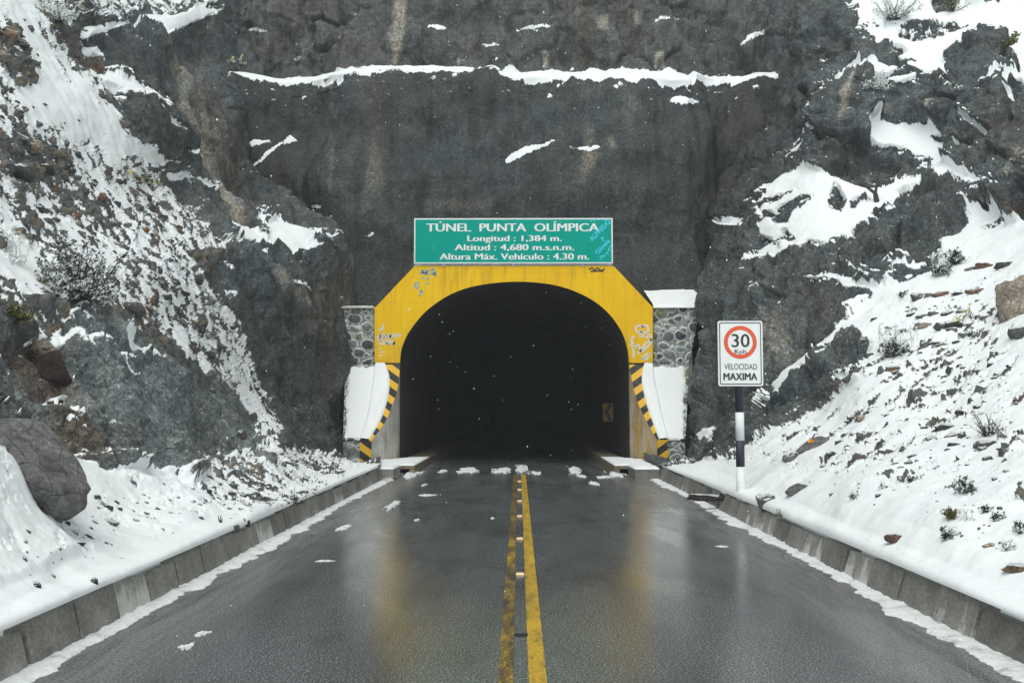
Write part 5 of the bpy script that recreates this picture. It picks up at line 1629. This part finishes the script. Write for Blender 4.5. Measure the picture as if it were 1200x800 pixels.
# ------------------------------------------------------------------ chevron sign in the tunnel
YC = 42.0
cx0, cz0 = xz(706.5, 493.5, YC); cx1, cz1 = xz(719, 472.5, YC)
cs = empty("chevron_sign", ((cx0 + cx1) / 2, YC, 0.27))
tag(cs, 'small yellow sign with a black chevron on the right wall inside the tunnel', 'sign')
CL = -Vector(cs.location)
def cc_(o, par=None):
    o.parent = par or cs; o.location = CL if par is None else (0, 0, 0); return o
CPL = cc_(box("sign_plate", cx0, cx1, YC, YC + .02, cz0, cz1, M['chev_y_dim']))
w, h = cx1 - cx0, cz1 - cz0
xm, zm = cx0 + w * .15, (cz0 + cz1) / 2
cc_(mesh_obj("chevron", [(xm, YC - .004, zm), (xm + w * .42, YC - .004, cz1 - .04), (xm + w * .72, YC - .004, cz1 - .04), (xm + w * .32, YC - .004, zm), (xm + w * .72, YC - .004, cz0 + .04), (xm + w * .42, YC - .004, cz0 + .04)],
             [(0, 3, 2, 1), (0, 5, 4, 3)], M['black']), CPL)
cc_(box("bracket", (cx0 + cx1) / 2, 4.02, YC + .022, YC + .06, zm - .04, zm + .04, M['lining']))

# ------------------------------------------------------------------ road studs and snow on the road
for k, ys_ in enumerate((28.5, 25.6, 22.5, 19.4, 16.1, 12.7)):
    bm = bmesh.new()
    vs = box_bm(bm, -0.055, 0.055, -0.05, 0.05, 0.0, 0.022)
    for v in vs[4:]: v.co.x *= 0.8; v.co.y *= 0.55
    ob = bm_obj("road_stud", bm, M['stud'])
    ob.location = (0.015, ys_, 0.003)
    words = ['farthest from the camera', 'second farthest', 'third farthest', 'third nearest', 'second nearest', 'nearest to the camera']
    tag(ob, f'pale reflective road stud between the yellow lines, {words[k]}', 'road stud', 'road studs between the yellow lines')
bm = bmesh.new(); box_bm(bm, -0.06, 0.06, -0.035, 0.035, 0.0, 0.012)
ob = bm_obj("road_stud", bm, M['black']); ob.location = (0.02, 9.35, 0.003)  # dark patch for the trace that a missing stud left
tag(ob, 'dark trace of a missing road stud between the yellow lines, close to the camera', 'road stud', 'road studs between the yellow lines')


def clump(px, py, w, h, label, seed, group=None, name='snow_clump', flat=0.35):
    # on the road plane
    d = FWD + (px - 600) / F * RGT - (py - 400) / F * UPV
    t = -CAM[2] / d[2]; p = CAM + d * t
    s = p[1] / F
    rx_ = w * s / 2 * 1.25; ry_ = max(0.5 * rx_, h * 0.5 * s * p[1] / 2.1); th = max(0.010, h * s * 0.24)
    N = 46
    U, V = np.meshgrid(np.linspace(-1, 1, N), np.linspace(-1, 1, N))
    q = np.stack([U.reshape(-1) * rx_, V.reshape(-1) * ry_, np.zeros(U.size)], -1)
    sc_ = 1.1 / max(rx_, 0.05)
    f = (0.62 - np.hypot(U, V) * 0.95).reshape(-1) + 1.1 * fbm(np.stack([U.reshape(-1) * 1.9, V.reshape(-1) * 1.6, U.reshape(-1) * 0], -1) + seed * 7.7, 5, 0.7)
    H = th * np.where(f > 0, np.sqrt(np.clip(f, 0, 1.2)) * (0.55 + 0.9 * np.clip(0.5 + fbm(q * sc_ * 3 + seed, 3, .65), 0, 1.2)), 0)
    P = np.stack([q[:, 0], q[:, 1], np.where(f > 0, H + 0.002, -0.006)], -1).reshape(N, N, 3)
    keep = (f > -0.10).reshape(N, N)
    o = grid_obj(name, P, M['slush'], keep=keep)
    o.location = (p[0], p[1], 0.0)
    return tag(o, label, 'snow clump', group)


for k, a in enumerate([
    (218, 758, 17, 12, 'largest lump of slushy snow on the near left lane'), (238, 742, 15, 9, 'second lump of snow just behind the largest on the left lane'),
    (404, 618, 14, 9, 'snow lump near the left kerb midway to the tunnel'), (461, 592, 12, 14, 'tall snow clump left of the road before the tunnel'), (488, 609, 8, 4, 'small flat snow clump on the left lane before the tunnel'),
    (577, 607, 5, 3, 'tiny snow clump beside the worn yellow line'), (519, 552, 10, 5, 'snow clump left at the tunnel mouth'), (497, 568, 6, 4, 'little snow ball on the left lane at the tunnel mouth'),
    (548, 551, 26, 8, 'ragged snow heap in the left lane at the tunnel mouth'), (588, 551, 20, 9, 'snow heap left of the yellow lines at the tunnel mouth'), (611, 549, 14, 14, 'tall snow heap at the end of the yellow lines'),
    (627, 554, 16, 6, 'snow heap right of the yellow lines at the tunnel mouth'), (672, 551, 16, 12, 'ragged snow heap in the right lane at the tunnel mouth'), (682, 558, 10, 5, 'snow clump in front of the heap in the right lane'),
    (696, 566, 13, 6, 'snow clump at the right of the right lane before the tunnel'), (709, 559, 17, 5, 'long snow clump near the right walkway slab'), (845, 640, 14, 3, 'thin smear of slush on the right lane near the kerb'),
    (380, 657, 22, 3, 'thin smear of slush on the left lane near the kerb'), (500, 580, 26, 3, 'thin slush streak on the left lane before the tunnel')]):
    clump(*a, seed=k)
# heaps of snow by the ditch at both ends of the kerb
for k, (a, b_, w, h, lb) in enumerate([(482, 556, 22, 12, 'snow heap under the left walkway slab'), (722, 556, 22, 11, 'snow heap under the right walkway slab')]):
    clump(a, b_, w, h, lb, seed=40 + k, name='snow_heap')
# gravel where the left kerb breaks off
bm = bmesh.new()
for k in range(150):
    y_ = random.uniform(28.0, 31.5); x_ = -4.25 + random.uniform(-.35, .55) + (y_ - 28) * 0.03
    r_ = random.uniform(.02, .075)
    mt_ = Matrix.Translation((x_, y_, r_ * .5 + max(0, -4.0 - x_) * .35)) @ Matrix.Rotation(random.random() * 6, 4, 'Z') @ Matrix.Diagonal((r_, r_ * .8, r_ * .6, 1))
    bmesh.ops.create_icosphere(bm, subdivisions=1, radius=1, matrix=mt_)
gv = bm_obj("gravel", bm, M['rock_grey']); tag(gv, kind='stuff')


# ------------------------------------------------------------------ plants
def tube(bm, p0, p1, r0, r1, seg=5):
    p0, p1 = Vector(p0), Vector(p1)
    d = (p1 - p0)
    if d.length < 1e-5: return
    a = d.normalized().orthogonal().normalized(); c = d.normalized().cross(a)
    A = [bm.verts.new(p0 + (a * math.cos(t) + c * math.sin(t)) * r0) for t in [2 * math.pi * i / seg for i in range(seg)]]
    B = [bm.verts.new(p1 + (a * math.cos(t) + c * math.sin(t)) * r1) for t in [2 * math.pi * i / seg for i in range(seg)]]
    for i in range(seg): bm.faces.new((A[i], A[(i + 1) % seg], B[(i + 1) % seg], B[i]))


def leaf(bm, p, size, rnd):
    n = Vector((rnd.gauss(0, 1), rnd.gauss(0, 1), rnd.gauss(0, 1))).normalized()
    a = n.orthogonal().normalized(); c = n.cross(a)
    L = size * rnd.uniform(.7, 1.4)
    bm.faces.new([bm.verts.new(Vector(p) + v) for v in (a * L, c * L * .4, -a * L * .8, -c * L * .4)])


def bush(px, py, w, h, label, name='bush', cat='bush', leafmat='leaf_dark', nbr=26, nlf=26, lsize=0.028, group=None, flower=None, stalk=False, seed=0, spread=1.0, twigs_only=False):
    """px,py: where it stands; w,h: its size in photograph pixels"""
    rnd = random.Random(seed + int(px * 7 + py))
    p, n = ground_at(px, py)
    s = p[1] / F
    W, H = w * s, h * s
    root = empty(name, tuple(p - np.array([0, 0, 0.02])))
    tag(root, label, cat, group)
    tb, lb, fb = bmesh.new(), bmesh.new(), bmesh.new()
    for i in range(nbr):
        az = rnd.uniform(0, 2 * math.pi)
        if stalk:
            tilt = rnd.uniform(0, .35) * spread; L = H * rnd.uniform(.55, 1.0)
        else:
            tilt = math.acos(1 - rnd.random() * .85) * spread; L = (H * abs(math.cos(tilt)) + W * .5 * abs(math.sin(tilt))) * rnd.uniform(.6, 1.05)
        base = Vector((rnd.gauss(0, .08) * W, rnd.gauss(0, .08) * W, 0))
        if stalk: base = Vector((rnd.uniform(-.5, .5) * W, rnd.uniform(-.4, .4) * W, 0))
        d = Vector((math.sin(tilt) * math.cos(az), math.sin(tilt) * math.sin(az), math.cos(tilt)))
        pts = [base]
        for k in range(1, 5):
            d = (d + Vector((rnd.gauss(0, .12), rnd.gauss(0, .12), rnd.gauss(.06, .08)))).normalized()
            pts.append(pts[-1] + d * L / 4)
        r0 = (0.006 if stalk else 0.009) * (H / .6 + .4)
        for k in range(4):
            tube(tb, pts[k], pts[k + 1], r0 * (1 - k * .2), r0 * (1 - (k + 1) * .2) + .001)
        if stalk:
            # frosted seed head
            for k in range(9): leaf(fb, pts[4] + Vector((rnd.gauss(0, .02), rnd.gauss(0, .02), rnd.uniform(-.08, .03))) * (H / .5), lsize * 1.3, rnd)
            for k in range(10): leaf(lb, Vector((rnd.gauss(0, .25) * W, rnd.gauss(0, .25) * W, rnd.uniform(0, .25) * H)), lsize * 1.4, rnd)
            continue
        # side twigs
        for t in range(4):
            k = rnd.randint(1, 3); f = rnd.random()
            q = pts[k].lerp(pts[k + 1], f)
            e = (d + Vector((rnd.gauss(0, .6), rnd.gauss(0, .6), rnd.gauss(.2, .4)))).normalized()
            q2 = q + e * L * rnd.uniform(.15, .35)
            tube(tb, q, q2, r0 * .45, r0 * .2, 4)
            if not twigs_only:
                for j in range(nlf // 6): leaf(lb, q.lerp(q2, rnd.uniform(.3, 1.1)) + Vector([rnd.gauss(0, .018) * (H + .3)] * 1 + [rnd.gauss(0, .018), rnd.gauss(0, .018)]), lsize, rnd)
        if not twigs_only:
            for j in range(nlf // 3):
                f = rnd.uniform(1.6, 4.05); k = min(int(f), 3)
                leaf(lb, pts[k].lerp(pts[k + 1], f - k) + Vector((rnd.gauss(0, .02), rnd.gauss(0, .02), rnd.gauss(0, .02))) * (H / .5 + .3), lsize, rnd)
        if flower:
            for j in range(5): leaf(fb, pts[4] + Vector((rnd.gauss(0, .02), rnd.gauss(0, .02), rnd.gauss(0, .02))), lsize * 1.1, rnd)
    bm_obj("stems", tb, M['stalk'] if stalk else M['twig'], root)
    if len(lb.faces): bm_obj("foliage", lb, M[leafmat], root)
    else: lb.free()
    if len(fb.faces): bm_obj("flowers" if flower else "seed_heads", fb, M['flower'] if flower else M['leaf_frost'], root)
    else: fb.free()
    return root


bush(92, 350, 72, 66, 'large dark twiggy bush dusted with snow on the left slope', leafmat='leaf_bush', nbr=60, nlf=48, lsize=0.05, seed=1, spread=1.12)
bush(18, 305, 22, 44, 'pale frosted stalk plant left of the large dark bush', 'stalk_plant', 'plant', 'leaf_frost', nbr=12, lsize=.03, stalk=True, seed=2)
bush(50, 330, 12, 12, 'small olive tuft at the left of the large dark bush', 'tuft', 'plant', 'leaf_olive', 14, 18, .028, seed=3)
bush(22, 372, 30, 16, 'low mossy tuft above the brown boulder on the left', 'tuft', 'plant', 'leaf_olive', 24, 24, .03, seed=4)
bush(145, 205, 20, 14, 'yellow flowering plant at the upper edge of the scree', 'flowering_plant', 'plant', 'leaf_frost', 14, 10, .035, flower=True, seed=5)
bush(162, 208, 16, 14, 'middle yellow flowering plant at the edge of the scree', 'flowering_plant', 'plant', 'leaf_olive', 12, 10, .035, flower=True, seed=6)
bush(180, 222, 14, 16, 'lowest yellow flowering plant at the edge of the scree', 'flowering_plant', 'plant', 'leaf_dark', 12, 10, .035, flower=True, seed=7)
bush(275, 452, 8, 12, 'small olive plant near the lower tip of the scree', 'tuft', 'plant', 'leaf_olive', 12, 16, .03, seed=8)
bush(70, 518, 9, 10, 'green tuft at the upper right of the huge grey boulder', 'tuft', 'plant', 'leaf_olive', 16, 18, .018, seed=9)
bush(346, 588, 18, 12, 'dark twiggy tuft above the far end of the left kerb', 'tuft', 'plant', 'leaf_dark', 20, 14, .02, seed=10)
bush(261, 610, 10, 10, 'bare dry twigs in the snow of the left verge', 'dry_twigs', 'plant', 'leaf_dark', 8, 0, .02, twigs_only=True, seed=11, spread=.5)
bush(70, 25, 44, 22, 'frosted bush high up on the left slope', leafmat='leaf_frost', nbr=36, nlf=30, lsize=.05, seed=12)
bush(282, 74, 14, 10, 'pale yellow plant on the snowy rock ledge, right of the first', 'ledge_plant', 'plant', 'leaf_frost', 10, 8, .05, flower=True, seed=13, group='plants on the snowy ledge')
bush(272, 72, 8, 9, 'pale yellow plant leftmost on the snowy rock ledge', 'ledge_plant', 'plant', 'leaf_frost', 8, 8, .05, flower=True, seed=14, group='plants on the snowy ledge')
bush(348, 74, 10, 8, 'whitish plant on the snowy ledge left of the beige streak', 'ledge_plant', 'plant', 'leaf_frost', 8, 8, .05, seed=15, group='plants on the snowy ledge')
bush(540, 75, 16, 8, 'whitish plant on the snowy ledge right of the beige streak', 'ledge_plant', 'plant', 'leaf_frost', 10, 8, .05, seed=16, group='plants on the snowy ledge')
# right side
bush(1104, 320, 18, 32, 'pale stalk plant with seed heads by the top step', 'stalk_plant', 'plant', 'leaf_dark', 12, 0, .04, stalk=True, seed=21)
bush(1118, 308, 14, 20, 'dark leafy bush right of the pale stalk plant', leafmat='leaf_dark', nbr=24, nlf=30, lsize=.04, seed=22)
bush(1104, 321, 22, 12, 'low dark cushion plant under the pale stalks', 'cushion_plant', 'plant', 'leaf_dark', 26, 30, .035, seed=23)
bush(1047, 415, 30, 16, 'dark low bush on the right outcrop', leafmat='leaf_dark', nbr=36, nlf=36, lsize=.035, seed=24)
bush(1052, 402, 38, 24, 'frosted pale stalks above the dark low bush', 'stalk_plant', 'plant', 'leaf_frost', 22, 0, .03, stalk=True, seed=25)
bush(1158, 508, 34, 26, 'snowy twig shrub on the dark rock of the right slope', leafmat='leaf_frost', nbr=30, nlf=10, lsize=.018, seed=26)
bush(1136, 392, 10, 10, 'small dark plant beside the lowest step', 'tuft', 'plant', 'leaf_dark', 14, 16, .03, seed=27)
bush(1126, 378, 8, 12, 'yellow flowering plant at the end of the fourth step', 'flowering_plant', 'plant', 'leaf_olive', 8, 8, .03, flower=True, seed=28)
bush(1138, 372, 8, 16, 'yellow flowering plant standing above the fourth step', 'flowering_plant', 'plant', 'leaf_frost', 6, 8, .03, flower=True, seed=29)
bush(1056, 346, 12, 8, 'dark tuft at the left of the second step', 'tuft', 'plant', 'leaf_dark', 14, 16, .03, seed=30)
bush(1131, 573, 22, 11, 'dark spreading tuft in the middle of the right verge', 'tuft', 'plant', 'leaf_dark', 30, 26, .02, seed=31)
bush(1116, 604, 14, 12, 'olive grass tuft above the round tuft on the right verge', 'tuft', 'plant', 'leaf_olive', 26, 22, .018, seed=32)
bush(1112, 628, 16, 12, 'round snowy tuft on the right verge', 'tuft', 'plant', 'leaf_bush', 26, 24, .018, seed=33)
bush(1136, 606, 18, 14, 'dry pale stalks on the right verge', 'dry_stalks', 'plant', 'leaf_frost', 9, 0, .012, stalk=True, seed=34)
bush(1170, 606, 16, 9, 'dark grassy tuft right of the dry pale stalks', 'tuft', 'plant', 'leaf_dark', 18, 16, .018, seed=35)
bush(1156, 597, 12, 8, 'small dark tuft behind the dry pale stalks', 'tuft', 'plant', 'leaf_dark', 16, 14, .018, seed=36)
bush(1182, 640, 16, 10, 'frosted tuft beside the bright orange rock', 'tuft', 'plant', 'leaf_frost', 18, 18, .016, seed=37)
bush(1198, 620, 14, 14, 'dark tuft at the right edge of the verge', 'tuft', 'plant', 'leaf_dark', 18, 18, .018, seed=38)
bush(1068, 561, 9, 9, 'tiny dark tuft alone on the right verge', 'tuft', 'plant', 'leaf_dark', 12, 12, .018, seed=39)
bush(1033, 570, 12, 8, 'tiny snowy tuft left of the other tufts on the verge', 'tuft', 'plant', 'leaf_bush', 12, 12, .018, seed=40)
bush(1000, 582, 12, 8, 'small frosted tuft right of the wide grey boulder', 'tuft', 'plant', 'leaf_bush', 14, 14, .018, seed=41)
bush(913, 603, 14, 8, 'yellowish grass tuft below the pinkish grey rock', 'tuft', 'plant', 'leaf_olive', 16, 14, .016, seed=42)
bush(1045, 22, 44, 26, 'snow laden dark bush on top of the right cliff', leafmat='leaf_frost', nbr=40, nlf=30, lsize=.06, seed=43)
bush(1030, 104, 26, 18, 'snow laden branchy bush on the right cliff ledge', leafmat='leaf_frost', nbr=26, nlf=24, lsize=.05, seed=44)
bush(1185, 52, 20, 12, 'olive green bush at the upper right corner', leafmat='leaf_olive', nbr=24, nlf=24, lsize=.05, seed=45)
bush(1115, 12, 18, 26, 'dark hanging shrub at the top right among rocks', leafmat='leaf_olive', nbr=20, nlf=18, lsize=.05, seed=46)
# dead branch standing on the snowy terrace
p, n = ground_at(1027, 234)
tb = bmesh.new()
s_ = p[1] / F
pts = {'a': (0, 0, -.1), 'b': (-.05, 0, .25), 'c': (-.42, .1, .58), 'd': (.02, 0, .62), 'e': (.06, -.05, .85)}
tube(tb, pts['a'], pts['b'], .10, .07, 7); tube(tb, pts['b'], pts['c'], .055, .03, 6); tube(tb, pts['b'], pts['d'], .05, .035, 6); tube(tb, pts['d'], pts['e'], .035, .015, 6)
db = bm_obj("dead_branch", tb, M['twig']); db.location = tuple(p)
tag(db, 'dark forked dead branch standing on the snowy terrace at right', 'branch')

# orange paint mark on the tilted slab: strokes lying just off its surface
def shell_mark():
    bpy.context.view_layer.update()
    mw = r_orange.matrix_world; inv = mw.inverted()
    V, Fc = [], []
    for ln in ([(943, 518), (946, 513), (949, 509), (952, 511)], [(946, 514), (950, 517), (954, 518)], [(948, 519), (951, 515), (950, 510)]):
        pl = []
        for (a, b_) in ln:
            d = FWD + (a - 600) / F * RGT - (b_ - 400) / F * UPV
            oL = inv @ Vector(CAM); dL = (inv.to_3x3() @ Vector(d)).normalized()
            hit, loc, nr, _ = r_orange.ray_cast(oL, dL)
            if hit: pl.append((mw @ loc) + (mw.to_3x3() @ nr).normalized() * 0.012)
        for a, b_ in zip(pl[:-1], pl[1:]):
            d = (b_ - a).normalized(); sd = d.cross(Vector(CAM) - a).normalized() * 0.03
            k = len(V); V += [a + sd, a - sd, b_ - sd, b_ + sd]; Fc.append((k, k + 1, k + 2, k + 3))
    if V:
        m = mesh_obj("paint_mark", [inv @ v for v in V], Fc, mat_plain('orange_spray_paint', (0.75, 0.30, 0.03), 0.6, 0.2, 20), r_orange)
shell_mark()

# ------------------------------------------------------------------ falling snow
bm = bmesh.new()
for k in range(750):
    Yf = 3.5 + 31 * random.random() ** 0.7
    p = at(random.uniform(-60, 1260), random.uniform(-40, 760), Yf)
    if p[2] < 0.3 or abs(p[0]) > 3.6 and p[2] < 1.6: continue
    r_ = random.uniform(0.003, 0.0075) * (0.5 + Yf / 25)
    bmesh.ops.create_icosphere(bm, subdivisions=1, radius=1, matrix=Matrix.Translation(p) @ Matrix.Diagonal((r_, r_, r_ * 1.3, 1)))
tag(bm_obj("falling_snow", bm, M['snow']), kind='stuff')

# thin snowy air
hz = box("haze", -60, 60, -30, 155, -1.6, 62, None)
hz.data.materials.clear()
hm = bpy.data.materials.new("haze"); hm.use_nodes = True
nt = hm.node_tree
for n in list(nt.nodes): nt.nodes.remove(n)
pv = nt.nodes.new('ShaderNodeVolumePrincipled'); om = nt.nodes.new('ShaderNodeOutputMaterial')
pv.inputs['Color'].default_value = (0.86, 0.93, 1.0, 1); pv.inputs['Density'].default_value = 0.0012; pv.inputs['Anisotropy'].default_value = 0.0
nt.links.new(pv.outputs[0], om.inputs['Volume'])
hz.data.materials.append(hm)
tag(hz, kind='stuff')

# ------------------------------------------------------------------ light
w = bpy.data.worlds.new("World"); scene.world = w; w.use_nodes = True
nt = w.node_tree
bg = nt.nodes['Background']
sky = nt.nodes.new('ShaderNodeTexSky'); sky.sky_type = 'NISHITA'; sky.sun_disc = False
EL, AZ = math.radians(63), math.radians(196)     # overcast light from behind the camera
sky.sun_elevation = EL; sky.sun_rotation = AZ
sky.altitude = 4600; sky.dust_density = 6.0; sky.air_density = 1.0; sky.ozone_density = 1.0
hs = nt.nodes.new('ShaderNodeHueSaturation'); hs.inputs['Saturation'].default_value = 0.16
nt.links.new(sky.outputs[0], hs.inputs['Color']); tint = nt.nodes.new('ShaderNodeMix'); tint.data_type = 'RGBA'; tint.blend_type = 'MULTIPLY'; tint.inputs[0].default_value = 1.0
nt.links.new(hs.outputs[0], tint.inputs[6]); tint.inputs[7].default_value = (0.985, 1.0, 0.945, 1)
nt.links.new(tint.outputs[2], bg.inputs['Color'])
bg.inputs['Strength'].default_value = 0.15
sd = bpy.data.lights.new("sun", 'SUN'); sd.energy = 1.1; sd.angle = math.radians(45); sd.color = (1.0, 1.0, 0.96)
so = bpy.data.objects.new("sun", sd); COL.objects.link(so)
# sun_rotation is measured clockwise from +Y seen from above
dirv = Vector((math.sin(AZ) * math.cos(EL), math.cos(AZ) * math.cos(EL), math.sin(EL)))
so.rotation_euler = dirv.to_track_quat('Z', 'Y').to_euler()
so.location = dirv * 60

scene.view_settings.view_transform = 'Standard'
scene.view_settings.look = 'None'
scene.view_settings.gamma = 1.0
scene.view_settings.exposure = 0.86
scene.view_settings.use_curve_mapping = False
scene.render.engine = 'CYCLES'
scene.cycles.max_bounces = 6
scene.cycles.volume_bounces = 0
scene.cycles.use_denoising = True
scene.cycles.denoising_input_passes = 'RGB_ALBEDO_NORMAL'
scene.cycles.denoising_prefilter = 'NONE'
